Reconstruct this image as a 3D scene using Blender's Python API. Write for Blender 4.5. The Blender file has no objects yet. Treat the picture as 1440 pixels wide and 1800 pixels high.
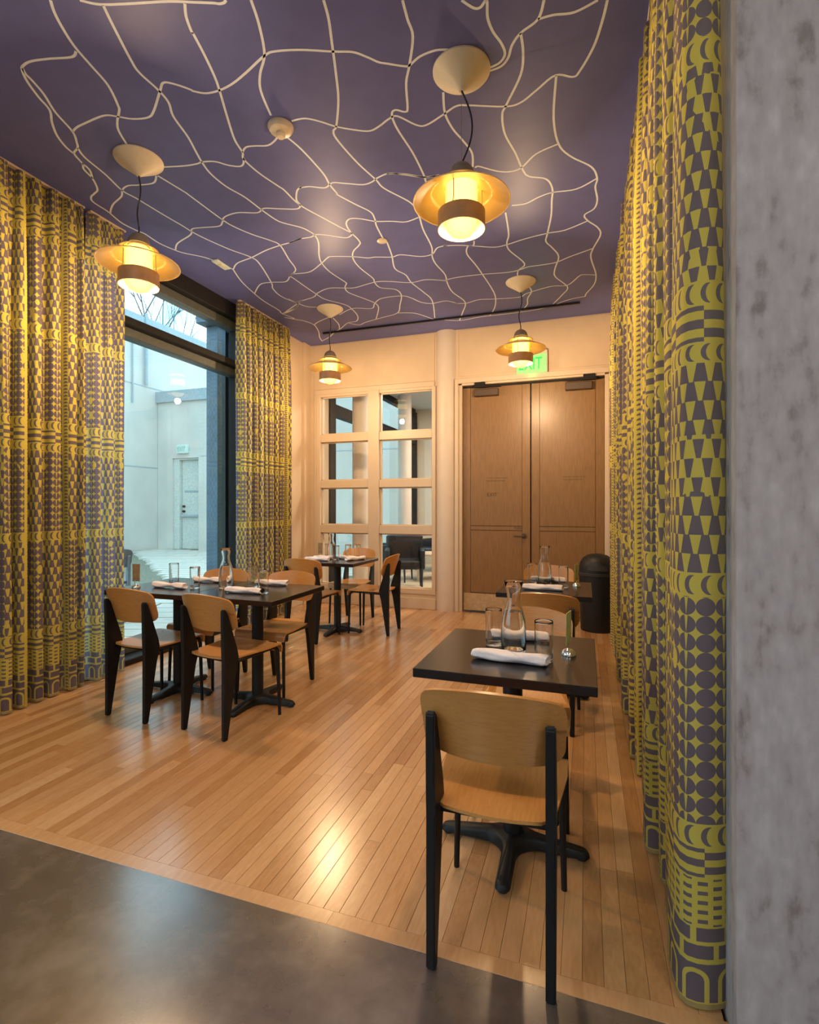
import bpy, bmesh, math, random
from mathutils import Vector, Matrix
random.seed(7)
PI = math.pi
SC = bpy.context.scene
COL = SC.collection

# ------------------------------------------------------------------ camera, sky, exposure
cam = bpy.data.cameras.new('camera')
cam_o = bpy.data.objects.new('camera', cam); COL.objects.link(cam_o)
cam.sensor_fit = 'HORIZONTAL'; cam.sensor_width = 36.0
cam.lens = 36.0 * 910.0 / 1440.0
cam.shift_y = -11.0 / 1440.0
cam.clip_start = 0.05
cam_o.location = (0, 0, 1.32)
cam_o.rotation_euler = (PI / 2, 0, math.radians(18.81))
SC.camera = cam_o
SC.view_settings.view_transform = 'Standard'
SC.view_settings.look = 'None'
SC.view_settings.gamma = 1.0
SC.view_settings.use_curve_mapping = False
SC.view_settings.exposure = 0.0
SC.cycles.use_denoising = True
SC.cycles.max_bounces = 10
SC.cycles.diffuse_bounces = 5
SC.cycles.glossy_bounces = 4
SC.cycles.transmission_bounces = 10
SC.cycles.transparent_max_bounces = 16
SC.cycles.sample_clamp_indirect = 4.0
SC.cycles.caustics_reflective = False
SC.cycles.caustics_refractive = False

world = bpy.data.worlds.new('sky'); SC.world = world; world.use_nodes = True
_n = world.node_tree; _n.nodes.clear()
_o = _n.nodes.new('ShaderNodeOutputWorld'); _b = _n.nodes.new('ShaderNodeBackground')
_t = _n.nodes.new('ShaderNodeTexCoord'); _no = _n.nodes.new('ShaderNodeTexNoise'); _r = _n.nodes.new('ShaderNodeValToRGB')
_no.inputs['Scale'].default_value = 9.0; _no.inputs['Detail'].default_value = 5.0
_n.links.new(_t.outputs['Generated'], _no.inputs['Vector'])
_n.links.new(_no.outputs['Fac'], _r.inputs['Fac'])
_r.color_ramp.elements[0].position = 0.42; _r.color_ramp.elements[0].color = (0.36, 0.76, 0.97, 1)
_r.color_ramp.elements[1].position = 0.56; _r.color_ramp.elements[1].color = (0.80, 0.93, 1.0, 1)
_n.links.new(_r.outputs['Color'], _b.inputs['Color']); _b.inputs['Strength'].default_value = 2.8
_n.links.new(_b.outputs[0], _o.inputs[0])

LAMP_W = 74.0                       # pendant bulbs
LAMP_COL = (1.0, 0.66, 0.36)
GLOW = 4.6
HALL_EMIT = 30.0                     # added fill panels over the hall the camera stands in

# ------------------------------------------------------------------ materials
class E:
    """tiny expression builder for Math nodes"""
    nt = None
    def __init__(s, v): s.v = v
    @staticmethod
    def op(name, *a, clamp=False):
        n = E.nt.nodes.new('ShaderNodeMath'); n.operation = name; n.use_clamp = clamp
        for i, x in enumerate(a):
            x = x.v if isinstance(x, E) else x
            if isinstance(x, (int, float)): n.inputs[i].default_value = x
            else: E.nt.links.new(x, n.inputs[i])
        return E(n.outputs[0])
    def __add__(s, o): return E.op('ADD', s, o)
    __radd__ = __add__
    def __sub__(s, o): return E.op('SUBTRACT', s, o)
    def __rsub__(s, o): return E.op('SUBTRACT', o, s)
    def __mul__(s, o): return E.op('MULTIPLY', s, o)
    __rmul__ = __mul__
    def __truediv__(s, o): return E.op('DIVIDE', s, o)
    def __lt__(s, o): return E.op('LESS_THAN', s, o)
    def __gt__(s, o): return E.op('GREATER_THAN', s, o)
    def fr(s): return E.op('FRACT', s)
    def fl(s): return E.op('FLOOR', s)
    def ab(s): return E.op('ABSOLUTE', s)
    def sq(s): return E.op('SQRT', s)
    def mod2(s): return E.op('FLOORED_MODULO', s, 2.0)

def NT(name):
    m = bpy.data.materials.new(name); m.use_nodes = True
    nt = m.node_tree
    return m, nt, nt.nodes['Principled BSDF']

def noise(nt, scale, detail=3, coord='Object', stretch=(1, 1, 1), rnd=False):
    tc = nt.nodes.new('ShaderNodeTexCoord'); mp = nt.nodes.new('ShaderNodeMapping'); n = nt.nodes.new('ShaderNodeTexNoise')
    mp.inputs['Scale'].default_value = stretch
    nt.links.new(tc.outputs[coord], mp.inputs['Vector'])
    if rnd:
        oi = nt.nodes.new('ShaderNodeObjectInfo'); mu = nt.nodes.new('ShaderNodeMath'); mu.operation = 'MULTIPLY'; mu.inputs[1].default_value = 91.7
        nt.links.new(oi.outputs['Random'], mu.inputs[0])
        cx = nt.nodes.new('ShaderNodeCombineXYZ')
        nt.links.new(mu.outputs[0], cx.inputs[0]); nt.links.new(mu.outputs[0], cx.inputs[1])
        nt.links.new(cx.outputs[0], mp.inputs['Location'])
    nt.links.new(mp.outputs[0], n.inputs['Vector'])
    n.inputs['Scale'].default_value = scale; n.inputs['Detail'].default_value = detail
    return n

def ramp(nt, src, stops):
    r = nt.nodes.new('ShaderNodeValToRGB')
    while len(r.color_ramp.elements) < len(stops): r.color_ramp.elements.new(0.5)
    for e, (p, c) in zip(r.color_ramp.elements, stops):
        e.position = p; e.color = (*c, 1)
    nt.links.new(src, r.inputs['Fac'])
    return r

def bump(nt, bs, src, strength, dist=0.001):
    b = nt.nodes.new('ShaderNodeBump'); b.inputs['Strength'].default_value = strength; b.inputs['Distance'].default_value = dist
    nt.links.new(src, b.inputs['Height']); nt.links.new(b.outputs[0], bs.inputs['Normal'])

def plain(name, col, rough=0.5, metal=0.0, var=0.12, scale=25, bmp=0.0, spec=0.5, coat=0.0):
    m, nt, bs = NT(name)
    n = noise(nt, scale, 3)
    c1 = tuple(max(0, c * (1 - var)) for c in col); c2 = tuple(min(1, c * (1 + var)) for c in col)
    r = ramp(nt, n.outputs['Fac'], [(0.3, c1), (0.7, c2)])
    nt.links.new(r.outputs[0], bs.inputs['Base Color'])
    bs.inputs['Roughness'].default_value = rough; bs.inputs['Metallic'].default_value = metal
    bs.inputs['Specular IOR Level'].default_value = spec
    bs.inputs['Coat Weight'].default_value = coat
    if bmp: bump(nt, bs, n.outputs['Fac'], bmp)
    return m

def wood(name, stops, scale, stretch, rough=0.35, rnd=True, grain=0.35, coord='Object', coat=0.0, spec=0.5):
    m, nt, bs = NT(name)
    n = noise(nt, scale, 5, coord, stretch, rnd)
    n2 = noise(nt, scale * 3.1, 3, coord, tuple(s * (0.35 if s > 1 else 0.5) for s in stretch), rnd)
    oi = nt.nodes.new('ShaderNodeObjectInfo')
    E.nt = nt
    f = E(n.outputs['Fac']) * grain + E(n2.outputs['Fac']) * 0.15 + (E(oi.outputs['Random']) * (0.85 - grain) if rnd else 0.3)
    r = ramp(nt, f.v, stops)
    nt.links.new(r.outputs[0], bs.inputs['Base Color'])
    bs.inputs['Roughness'].default_value = rough; bs.inputs['Coat Weight'].default_value = coat
    bs.inputs['Coat Roughness'].default_value = 0.22; bs.inputs['Specular IOR Level'].default_value = spec
    bump(nt, bs, n.outputs['Fac'], 0.08)
    return m

def emis(name, col, s):
    m, nt, bs = NT(name)
    bs.inputs['Base Color'].default_value = (*[c * 0.5 for c in col], 1)
    bs.inputs['Emission Color'].default_value = (*col, 1); bs.inputs['Emission Strength'].default_value = s
    return m

def glass_solid(name, ior=1.45, col=(1, 1, 1)):
    m, nt, bs = NT(name)
    bs.inputs['Base Color'].default_value = (*col, 1)
    bs.inputs['Roughness'].default_value = 0.0; bs.inputs['IOR'].default_value = ior
    bs.inputs['Transmission Weight'].default_value = 1.0
    return m

def pane_mat(name, tint=(0.93, 0.98, 0.98)):
    m, nt, bs = NT(name); nt.nodes.remove(bs)
    t = nt.nodes.new('ShaderNodeBsdfTransparent'); g = nt.nodes.new('ShaderNodeBsdfGlossy'); f = nt.nodes.new('ShaderNodeFresnel')
    x = nt.nodes.new('ShaderNodeMixShader')
    t.inputs[0].default_value = (*tint, 1); g.inputs['Roughness'].default_value = 0.0; f.inputs[0].default_value = 1.5
    ge = nt.nodes.new('ShaderNodeNewGeometry'); E.nt = nt
    fac = E(f.outputs[0]) * (1 - E(ge.outputs['Backfacing'])) * 1.5
    nt.links.new(fac.v, x.inputs[0]); nt.links.new(t.outputs[0], x.inputs[1]); nt.links.new(g.outputs[0], x.inputs[2])
    nt.links.new(x.outputs[0], nt.nodes['Material Output'].inputs[0])
    return m

def curtain_mat():
    m, nt, bs = NT('printed_curtain_cloth'); E.nt = nt
    uv = nt.nodes.new('ShaderNodeUVMap'); sp = nt.nodes.new('ShaderNodeSeparateXYZ')
    nt.links.new(uv.outputs[0], sp.inputs[0])
    U, V = E(sp.outputs[0]), E(sp.outputs[1])
    def band(a, b): return (V > a) * (V < b)
    # circles with four-point stars left between them
    p = 0.047
    cu = (U / p).fr() - 0.5; cv = (V / p).fr() - 0.5
    rr = (cu * cu + cv * cv).sq()
    slit = ((U / p).fl().mod2() < 0.5) * (cu.ab() < (0.12 * (cv + 0.5)))
    circ = (rr < 0.5) * (1 - slit)
    # leaf / bird patches thrown over the print
    tcv = nt.nodes.new('ShaderNodeTexVoronoi'); tcv.inputs['Scale'].default_value = 9.0
    cx = nt.nodes.new('ShaderNodeCombineXYZ'); nt.links.new((U * 1.5).v, cx.inputs[0]); nt.links.new(V.v, cx.inputs[1])
    nt.links.new(cx.outputs[0], tcv.inputs['Vector'])
    leaf = E(tcv.outputs['Distance']) < 0.27
    big = nt.nodes.new('ShaderNodeTexNoise'); big.inputs['Scale'].default_value = 3.2; big.inputs['Detail'].default_value = 0.0
    nt.links.new(cx.outputs[0], big.inputs['Vector'])
    zone = E(big.outputs['Fac']) > 0.51
    circ = circ * (1 - leaf * zone)
    # rows of tapering blocks
    h = 0.0497; pw = 0.046
    row = ((V - 0.002) / h).fl(); fy = ((V - 0.002) / h).fr()
    tu = ((U / pw + row.mod2() * 0.5 + row * 0.03).fr() - 0.5).ab()
    trap = tu < (0.40 - fy * 0.2)
    inv = E(big.outputs['Fac']) > 0.60
    trap = trap * (1 - inv) + inv * (tu > 0.38 - fy * 0.22) * 0.0 + inv * (tu < (0.12 + fy * 0.18))
    def cres(a, b):
        s = b - a; f = ((V - a) / s) - 0.5; u = (U / 0.040).fr() - 0.5
        d1 = ((u + 0.05) * (u + 0.05) * 0.62 + f * f).sq(); d2 = ((u + 0.34) * (u + 0.34) * 0.62 + f * f * 0.8).sq()
        return (d1 < 0.40) * (d2 > 0.37) * band(a, b)
    def stripes(a, b, n=2.0):
        f = ((V - a) / (b - a) * n + ((U / 0.11).fl().mod2() * 0.5)).fr()
        return (f > 0.22) * (f < 0.74) * band(a, b)
    def dashes(a, b, n=5.0):
        f = ((V - a) / (b - a) * n + (U / 0.036).fl().mod2() * 0.5).fr() - 0.5; u = (U / 0.036).fr() - 0.5
        return (f.ab() < 0.21) * (u.ab() < 0.32) * band(a, b)
    def blocks(a, b):
        r = ((V - a) / (b - a) * 2); f = r.fr(); u = (U / 0.085 + r.fl() * 0.37).fr()
        return (f > 0.12) * (f < 0.9) * (u > 0.16) * band(a, b)
    def arches(a, b):
        s = b - a; f = (V - a) / s; u = ((U / 0.088).fr() - 0.5) * (0.088 / s)
        up = E.op('MAXIMUM', f - 0.5, 0.0)
        d = (u * u + up * up).sq()
        return (1 - (d > 0.2) * (d < 0.31)) * (1 - (f > 0.93)) * band(a, b)
    col = (U / 0.33).fl().mod2()
    typ = col
    def swap(a, b, x): return band(a, b) * (circ * x + trap * (1 - x))
    T = 1 - typ
    pat = (V < 0.026) * 0.55 + arches(0.03, 0.137) + blocks(0.137, 0.228) + dashes(0.228, 0.351) + stripes(0.356, 0.431) + cres(0.431, 0.494) \
        + swap(0.494, 1.083, T) + cres(1.083, 1.146) + swap(1.146, 1.69, typ) + cres(1.69, 1.745) + stripes(1.745, 1.838) \
        + cres(1.838, 1.903) + swap(1.903, 2.467, typ) + cres(2.467, 2.536) + swap(2.536, 3.12, T) + cres(3.12, 3.18) \
        + stripes(3.18, 3.27) + cres(3.27, 3.33) + swap(3.33, 3.6, typ)
    # narrow strip of stacked crescents between the columns, and a plain selvage
    su = ((U / 0.66).fr() * 0.66)
    fs = (su - 0.30) / 0.045
    g = (V / 0.024).fr() - 0.5; us = fs - 0.5
    dd = (us * us * 0.30 + (g + us * us * 1.1) * (g + us * us * 1.1)).sq()
    stack = (dd < 0.24)
    instr = (fs > 0.0) * (fs < 1.0)
    plainb = (su > 0.345) * (su < 0.36)
    mask = (pat * (1 - instr) * (1 - plainb) + stack * instr * (us.ab() < 0.42))
    mask = E.op('MINIMUM', mask, 1.0)
    mx = nt.nodes.new('ShaderNodeMix'); mx.data_type = 'RGBA'
    nt.links.new(mask.v, mx.inputs[0])
    mx.inputs[6].default_value = (0.76, 0.62, 0.12, 1)
    mx.inputs[7].default_value = (0.185, 0.14, 0.165, 1)
    n = noise(nt, 400, 2)
    nt.links.new(mx.outputs[2], bs.inputs['Base Color'])
    bs.inputs['Roughness'].default_value = 0.85; bs.inputs['Specular IOR Level'].default_value = 0.15
    bump(nt, bs, n.outputs['Fac'], 0.2)
    tr = nt.nodes.new('ShaderNodeBsdfTranslucent')
    mx2 = nt.nodes.new('ShaderNodeMix'); mx2.data_type = 'RGBA'
    nt.links.new(mask.v, mx2.inputs[0])
    mx2.inputs[6].default_value = (0.78, 0.80, 0.34, 1); mx2.inputs[7].default_value = (0.28, 0.32, 0.52, 1)
    nt.links.new(mx2.outputs[2], tr.inputs[0])
    ms = nt.nodes.new('ShaderNodeMixShader'); ms.inputs[0].default_value = 0.46
    nt.links.new(bs.outputs[0], ms.inputs[1]); nt.links.new(tr.outputs[0], ms.inputs[2])
    nt.links.new(ms.outputs[0], nt.nodes['Material Output'].inputs[0])
    return m

M = {}
M['cloth'] = curtain_mat()
M['wall'] = plain('cream_paint', (0.58, 0.455, 0.32), 0.55, var=0.03, scale=6)
M['trim'] = plain('cream_satin_trim', (0.58, 0.475, 0.36), 0.4, var=0.02, scale=6)
M['column'] = plain('pale_column_paint', (0.62, 0.54, 0.47), 0.5, var=0.03, scale=6)
M['ceil'] = plain('violet_ceiling_paint', (0.118, 0.135, 0.385), 0.42, var=0.05, scale=8, spec=0.22)
M['net'] = plain('white_line_paint', (0.76, 0.84, 0.98), 0.5, var=0.04)
M['hallceil'] = plain('hall_white_paint', (0.7, 0.7, 0.7), 0.8, var=0.03)
M['plank'] = wood('oak_strip', [(0.12, (0.33, 0.145, 0.048)), (0.38, (0.46, 0.235, 0.092)), (0.62, (0.56, 0.315, 0.145)), (0.95, (0.70, 0.46, 0.255))],
                  14, (6, 0.9, 6), rough=0.25, grain=0.40, spec=0.6, coat=0.7)
M['subfloor'] = plain('dark_subfloor', (0.10, 0.05, 0.025), 0.8)
M['oakseat'] = wood('oak_veneer_seat', [(0.25, (0.36, 0.15, 0.033)), (0.5, (0.46, 0.205, 0.052)), (0.75, (0.56, 0.275, 0.085))], 16, (9, 0.7, 9), rough=0.3, grain=0.6, rnd=False)
M['oakback'] = wood('oak_veneer_back', [(0.25, (0.34, 0.135, 0.028)), (0.5, (0.42, 0.18, 0.042)), (0.75, (0.50, 0.235, 0.066))], 16, (0.7, 9, 9), rough=0.32, grain=0.6, rnd=False)
M['edge'] = plain('pale_ply_edge', (0.62, 0.42, 0.22), 0.5)
M['door'] = wood('oak_door_veneer', [(0.25, (0.13, 0.067, 0.022)), (0.5, (0.175, 0.094, 0.033)), (0.75, (0.23, 0.126, 0.046))], 10, (6, 6, 0.6), rough=0.36, grain=0.6, rnd=False)
M['closer'] = plain('brown_closer_enamel', (0.07, 0.043, 0.028), 0.5)
M['door_core'] = plain('dark_door_core', (0.05, 0.025, 0.01), 0.6)
M['brass'] = plain('brushed_kick_plate', (0.62, 0.45, 0.24), 0.35, metal=0.8)
M['black'] = plain('black_powder_coat', (0.008, 0.008, 0.009), 0.5, var=0.2, spec=0.3)
M['iron'] = plain('black_cast_iron', (0.010, 0.011, 0.013), 0.5, var=0.3, scale=60, bmp=0.1, spec=0.35)
M['tabletop'] = plain('black_laminate', (0.010, 0.008, 0.009), 0.22, var=0.3, scale=40)
M['rubber'] = plain('dark_rubber', (0.02, 0.02, 0.02), 0.8)
M['chrome'] = plain('chrome', (0.8, 0.8, 0.8), 0.12, metal=1.0, var=0.02)
M['glass'] = glass_solid('clear_glass')
M['water'] = glass_solid('water', 1.33, (0.97, 0.99, 1.0))
M['pane'] = pane_mat('window_glass')
M['pane_clear'] = pane_mat('clear_partition_glass', (0.99, 1.0, 1.0))
M['napkin'] = plain('cotton_napkin', (0.80, 0.72, 0.72), 0.9, var=0.05, scale=120, bmp=0.3)
M['cardgreen'] = plain('pale_green_card', (0.50, 0.55, 0.22), 0.6)
M['cardbrown'] = plain('brown_card', (0.30, 0.18, 0.08), 0.6, var=0.3)
M['ink'] = plain('dark_ink', (0.05, 0.03, 0.015), 0.7)
M['canopy'] = plain('off_white_canopy', (0.72, 0.64, 0.50), 0.5, var=0.03)
M['shade'] = plain('amber_glow_enamel', (0.80, 0.54, 0.25), 0.35, var=0.03)  # white enamel with the lamp's amber glow put into its colour
M['capgrey'] = plain('warm_grey_cap', (0.22, 0.17, 0.13), 0.45)
M['ring'] = plain('warm_grey_ring', (0.34, 0.19, 0.09), 0.4)
M['cord'] = plain('black_cord', (0.012, 0.012, 0.03), 0.6)
M['steel'] = plain('thin_steel_wire', (0.3, 0.28, 0.25), 0.4, metal=0.7)
M['darkframe'] = plain('dark_bronze_frame', (0.013, 0.012, 0.013), 0.6, var=0.2, spec=0.2)
M['greyframe'] = plain('grey_aluminium_frame', (0.085, 0.095, 0.09), 0.45, metal=0.2)
M['bluesteel'] = plain('blue_grey_steel', (0.10, 0.17, 0.24), 0.5, var=0.15, scale=8)
M['plaster'] = None
M['outwall'] = plain('pale_courtyard_concrete', (0.66, 0.63, 0.58), 0.8, var=0.09, scale=1.1, bmp=0.1)
M['coping'] = plain('grey_zinc_coping', (0.36, 0.44, 0.48), 0.5)
M['paver'] = plain('pale_paving_stone', (0.62, 0.61, 0.55), 0.7, var=0.12, scale=5)
M['gravel'] = plain('courtyard_gravel', (0.20, 0.21, 0.16), 0.9, var=0.5, scale=30, bmp=0.6)
M['outdoor'] = plain('painted_steel_door', (0.60, 0.64, 0.60), 0.5)
M['outgrey'] = plain('outdoor_grey_metal', (0.22, 0.25, 0.30), 0.5)
M['bark'] = plain('tree_bark', (0.11, 0.12, 0.12), 0.9)
M['leather'] = plain('black_leather', (0.015, 0.02, 0.028), 0.35)
M['palewood'] = plain('pale_wood', (0.5, 0.4, 0.28), 0.5)
M['plastic_white'] = plain('ivory_plastic', (0.68, 0.58, 0.45), 0.3)
M['green'] = emis('green_letters', (0.0, 1.0, 0.10), 1.2)
M['greenglow'] = emis('green_acrylic', (0.42, 0.92, 0.34), 0.42)
M['extgreen'] = plain('faded_green_letters', (0.25, 0.5, 0.42), 0.5)
M['signwhite'] = plain('pale_sign', (0.62, 0.75, 0.7), 0.5)
M['lounge_fill'] = emis('lounge_fill_panel', (1.0, 0.86, 0.68), 110.0)
M['panel'] = emis('hall_fill_panel', (1.0, 0.96, 0.92), HALL_EMIT)

def _plaster():
    m, nt, bs = NT('grey_troweled_plaster')
    n = noise(nt, 5.0, 7, 'Object', (4, 4, 0.7)); n2 = noise(nt, 38, 6, 'Object', (1, 1, 0.55))
    E.nt = nt
    f = E(n.outputs['Fac']) * 0.6 + E(n2.outputs['Fac']) * 0.4
    r = ramp(nt, f.v, [(0.34, (0.22, 0.18, 0.175)), (0.44, (0.37, 0.325, 0.33)), (0.54, (0.42, 0.375, 0.385)), (0.68, (0.52, 0.475, 0.485))])
    nt.links.new(r.outputs[0], bs.inputs['Base Color']); bs.inputs['Roughness'].default_value = 0.6
    bump(nt, bs, n2.outputs['Fac'], 0.35, 0.002)
    return m
M['plaster'] = _plaster()

def _concrete():
    m, nt, bs = NT('polished_dark_concrete')
    n = noise(nt, 3.0, 8); n2 = noise(nt, 14, 6)
    E.nt = nt
    f = E(n.outputs['Fac']) * 0.6 + E(n2.outputs['Fac']) * 0.4
    r = ramp(nt, f.v, [(0.32, (0.065, 0.048, 0.038)), (0.5, (0.105, 0.080, 0.066)), (0.68, (0.16, 0.130, 0.112))])
    nt.links.new(r.outputs[0], bs.inputs['Base Color'])
    r2 = ramp(nt, n.outputs['Fac'], [(0.2, (0.17,) * 3), (0.8, (0.23,) * 3)])
    bs.inputs['IOR'].default_value = 2.4
    nt.links.new(r2.outputs[0], bs.inputs['Roughness'])
    return m
M['concrete'] = _concrete()

def _bulbglass():
    m, nt, bs = NT('glowing_frosted_glass'); nt.nodes.remove(bs)
    e = nt.nodes.new('ShaderNodeEmission'); t = nt.nodes.new('ShaderNodeBsdfTransparent'); x = nt.nodes.new('ShaderNodeMixShader')
    lw = nt.nodes.new('ShaderNodeLayerWeight'); lw.inputs[0].default_value = 0.35
    r = ramp(nt, lw.outputs['Facing'], [(0.0, (1.0, 0.66, 0.13)), (0.8, (1.0, 0.50, 0.05))])
    nt.links.new(r.outputs[0], e.inputs[0])
    e.inputs[1].default_value = GLOW
    nt.nodes.remove(t); nt.nodes.remove(x)
    nt.links.new(e.outputs[0], nt.nodes['Material Output'].inputs[0])
    return m
M['glow'] = _bulbglass()

# ------------------------------------------------------------------ mesh helpers
class MB:
    def __init__(s): s.b = bmesh.new()
    def box(s, x0, x1, y0, y1, z0, z1, bev=0.0):
        g = bmesh.ops.create_cube(s.b, size=1.0)
        for v in g['verts']:
            v.co = Vector(((x0 + x1) / 2 + v.co.x * (x1 - x0), (y0 + y1) / 2 + v.co.y * (y1 - y0), (z0 + z1) / 2 + v.co.z * (z1 - z0)))
        if bev:
            ed = list({e for v in g['verts'] for e in v.link_edges})
            bmesh.ops.bevel(s.b, geom=ed, offset=bev, segments=1, affect='EDGES')
        return s
    def lathe(s, prof, n=24, c=(0, 0, 0), closed=False):
        rings = []
        for r, z in prof:
            if r < 1e-6: rings.append([s.b.verts.new((c[0], c[1], c[2] + z))])
            else: rings.append([s.b.verts.new((c[0] + r * math.cos(2 * PI * i / n), c[1] + r * math.sin(2 * PI * i / n), c[2] + z)) for i in range(n)])
        pairs = list(zip(rings, rings[1:])) + ([(rings[-1], rings[0])] if closed else [])
        for A, B in pairs:
            for i in range(n):
                j = (i + 1) % n
                a = [A[0]] if len(A) == 1 else [A[i], A[j]]
                b = [B[0]] if len(B) == 1 else [B[j], B[i]]
                if len(a) + len(b) >= 3:
                    try: s.b.faces.new(a + b)
                    except ValueError: pass
        return s
    def tube(s, pts, rad, n=8, cap=True):
        pts = [Vector(p) for p in pts]
        rads = rad if isinstance(rad, (list, tuple)) else [rad] * len(pts)
        rings = []; up = None
        for i, p in enumerate(pts):
            d = (pts[min(i + 1, len(pts) - 1)] - pts[max(i - 1, 0)]).normalized()
            if up is None or abs(up.dot(d)) > 0.98: up = Vector((0, 0, 1)) if abs(d.z) < 0.9 else Vector((1, 0, 0))
            a = d.cross(up).normalized(); b = a.cross(d).normalized(); up = b
            rings.append([s.b.verts.new(p + (a * math.cos(2 * PI * k / n) + b * math.sin(2 * PI * k / n)) * rads[i]) for k in range(n)])
        for A, B in zip(rings, rings[1:]):
            for k in range(n):
                s.b.faces.new([A[k], A[(k + 1) % n], B[(k + 1) % n], B[k]])
        if cap:
            s.b.faces.new(rings[0][::-1]); s.b.faces.new(rings[-1])
        return s
    def prism(s, poly, axis, a, b, bev=0.0):
        """poly: 2D points; axis 'x': points are (y,z); 'y': (x,z); 'z': (x,y)"""
        def P(q, t): return {'x': (t, q[0], q[1]), 'y': (q[0], t, q[1]), 'z': (q[0], q[1], t)}[axis]
        A = [s.b.verts.new(P(q, a)) for q in poly]; B = [s.b.verts.new(P(q, b)) for q in poly]
        n = len(poly); fs = [s.b.faces.new(A), s.b.faces.new(B[::-1])]
        for i in range(n): fs.append(s.b.faces.new([A[(i + 1) % n], A[i], B[i], B[(i + 1) % n]]))
        if bev:
            ed = list({e for f in fs for e in f.edges})
            bmesh.ops.bevel(s.b, geom=ed, offset=bev, segments=2, affect='EDGES')
        return s
    def sheet(s, fn, nu, nv, th=None):
        """fn(u,v)->(point, normal) for u,v in 0..1; closed slab of thickness th"""
        def grid(off):
            g = []
            for j in range(nv + 1):
                row = []
                for i in range(nu + 1):
                    p, n = fn(i / nu, j / nv)
                    row.append(s.b.verts.new(Vector(p) + Vector(n) * off))
                g.append(row)
            return g
        A = grid(0.0)
        for j in range(nv):
            for i in range(nu): s.b.faces.new([A[j][i], A[j][i + 1], A[j + 1][i + 1], A[j + 1][i]])
        if th:
            B = grid(th)
            for j in range(nv):
                for i in range(nu): s.b.faces.new([B[j][i], B[j + 1][i], B[j + 1][i + 1], B[j][i + 1]])
            for i in range(nu):
                s.b.faces.new([A[0][i + 1], A[0][i], B[0][i], B[0][i + 1]]); s.b.faces.new([A[nv][i], A[nv][i + 1], B[nv][i + 1], B[nv][i]])
            for j in range(nv):
                s.b.faces.new([A[j][0], A[j + 1][0], B[j + 1][0], B[j][0]]); s.b.faces.new([A[j + 1][nu], A[j][nu], B[j][nu], B[j + 1][nu]])
        return s
    def mesh(s, name, mat, smooth=0.6):
        me = bpy.data.meshes.new(name)
        bmesh.ops.recalc_face_normals(s.b, faces=s.b.faces)
        if s.b.calc_volume(signed=True) < 0: bmesh.ops.reverse_faces(s.b, faces=s.b.faces)
        s.b.to_mesh(me); s.b.free()
        me.materials.append(M[mat] if isinstance(mat, str) else mat)
        if smooth:
            for p in me.polygons: p.use_smooth = True
            try: me.set_sharp_from_angle(angle=smooth)
            except Exception: pass
        return me
    def build(s, name, mat, parent=None, smooth=0.6, loc=None, rz=None):
        return put(name, s.mesh(name, mat, smooth), parent, loc, rz)

def put(name, me, parent=None, loc=None, rz=None, scale=None):
    o = bpy.data.objects.new(name, me); COL.objects.link(o)
    if parent is not None: o.parent = parent
    if loc is not None: o.location = loc
    if rz is not None: o.rotation_euler = (0, 0, rz)
    if scale is not None: o.scale = scale
    return o

def tag(o, label=None, cat=None, group=None, kind=None):
    if label: o['label'] = label
    if cat: o['category'] = cat
    if group: o['group'] = group
    if kind: o['kind'] = kind
    return o

def empty(name, loc=(0, 0, 0), rz=0.0, **k):
    o = bpy.data.objects.new(name, None); COL.objects.link(o)
    o.location = loc; o.rotation_euler = (0, 0, rz); o.empty_display_size = 0.1
    return tag(o, **k)

def kids(o): return [c for c in o.children]

def copy_tree(o, parent=None, loc=None, rz=None, label=None):
    c = o.copy(); COL.objects.link(c)
    if parent is not None: c.parent = parent
    if loc is not None: c.location = loc
    if rz is not None: c.rotation_euler = (0, 0, rz)
    if label: c['label'] = label
    for ch in kids(o): copy_tree(ch, c)
    return c

def text(name, s, size, mat, parent, loc, rot, ext=0.0005):
    cu = bpy.data.curves.new(name, 'FONT'); cu.body = s; cu.size = size; cu.extrude = ext
    cu.materials.append(M[mat])
    tmp = bpy.data.objects.new(name, cu); COL.objects.link(tmp)
    me = bpy.data.meshes.new_from_object(tmp.evaluated_get(bpy.context.evaluated_depsgraph_get()))
    bpy.data.objects.remove(tmp)
    o = bpy.data.objects.new(name, me); COL.objects.link(o); o.parent = parent; o.location = loc; o.rotation_euler = rot
    return o

ST = dict(kind='structure')

# ------------------------------------------------------------------ the room shell
H = 3.52; XL = -3.62; XR = 0.345; Y0 = 1.46; YB = 6.32
fl = tag(MB().box(XL - 0.05, XR + 0.05, Y0 + 0.002, YB + 0.1, -0.12, -0.018).build('floor', 'subfloor'), **ST)
PW = 0.0576
def plank_mesh(w, name):
    mb = MB(); g = 0.0004; c = 0.0008
    poly = [(g, -0.018), (w - g, -0.018), (w - g, -c), (w - g - c, 0.0), (g + c, 0.0), (g, -c)]
    mb.prism(poly, 'y', 0.0, 1.0)
    return mb.mesh(name, 'plank', smooth=0)
pm = plank_mesh(PW, 'floorboard')
cnt = 0
xk = -0.816 - PW * 49
while xk < XR - 0.01:
    x = max(xk, XL); w = min(xk + PW, XR) - x
    y = 1.516 ; first = True
    while y < YB - 0.01:
        L = random.uniform(0.85, 1.9)
        if first: L *= random.uniform(0.35, 1.0); first = False
        if YB - (y + L) < 0.35: L = YB - y
        put('floorboard', pm, fl, (x, y, 0), scale=(w / PW, L - 0.0012, 1)); cnt += 1
        y += L
    xk += PW
bm_ = MB(); bm_.prism([(0.0, -0.018), (0.055, -0.018), (0.055, -0.001), (0.054, 0), (0.001, 0), (0, -0.001)], 'x', 0.0, 1.0)
bmm = bm_.mesh('border_board', M['plank'], smooth=0)
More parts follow.
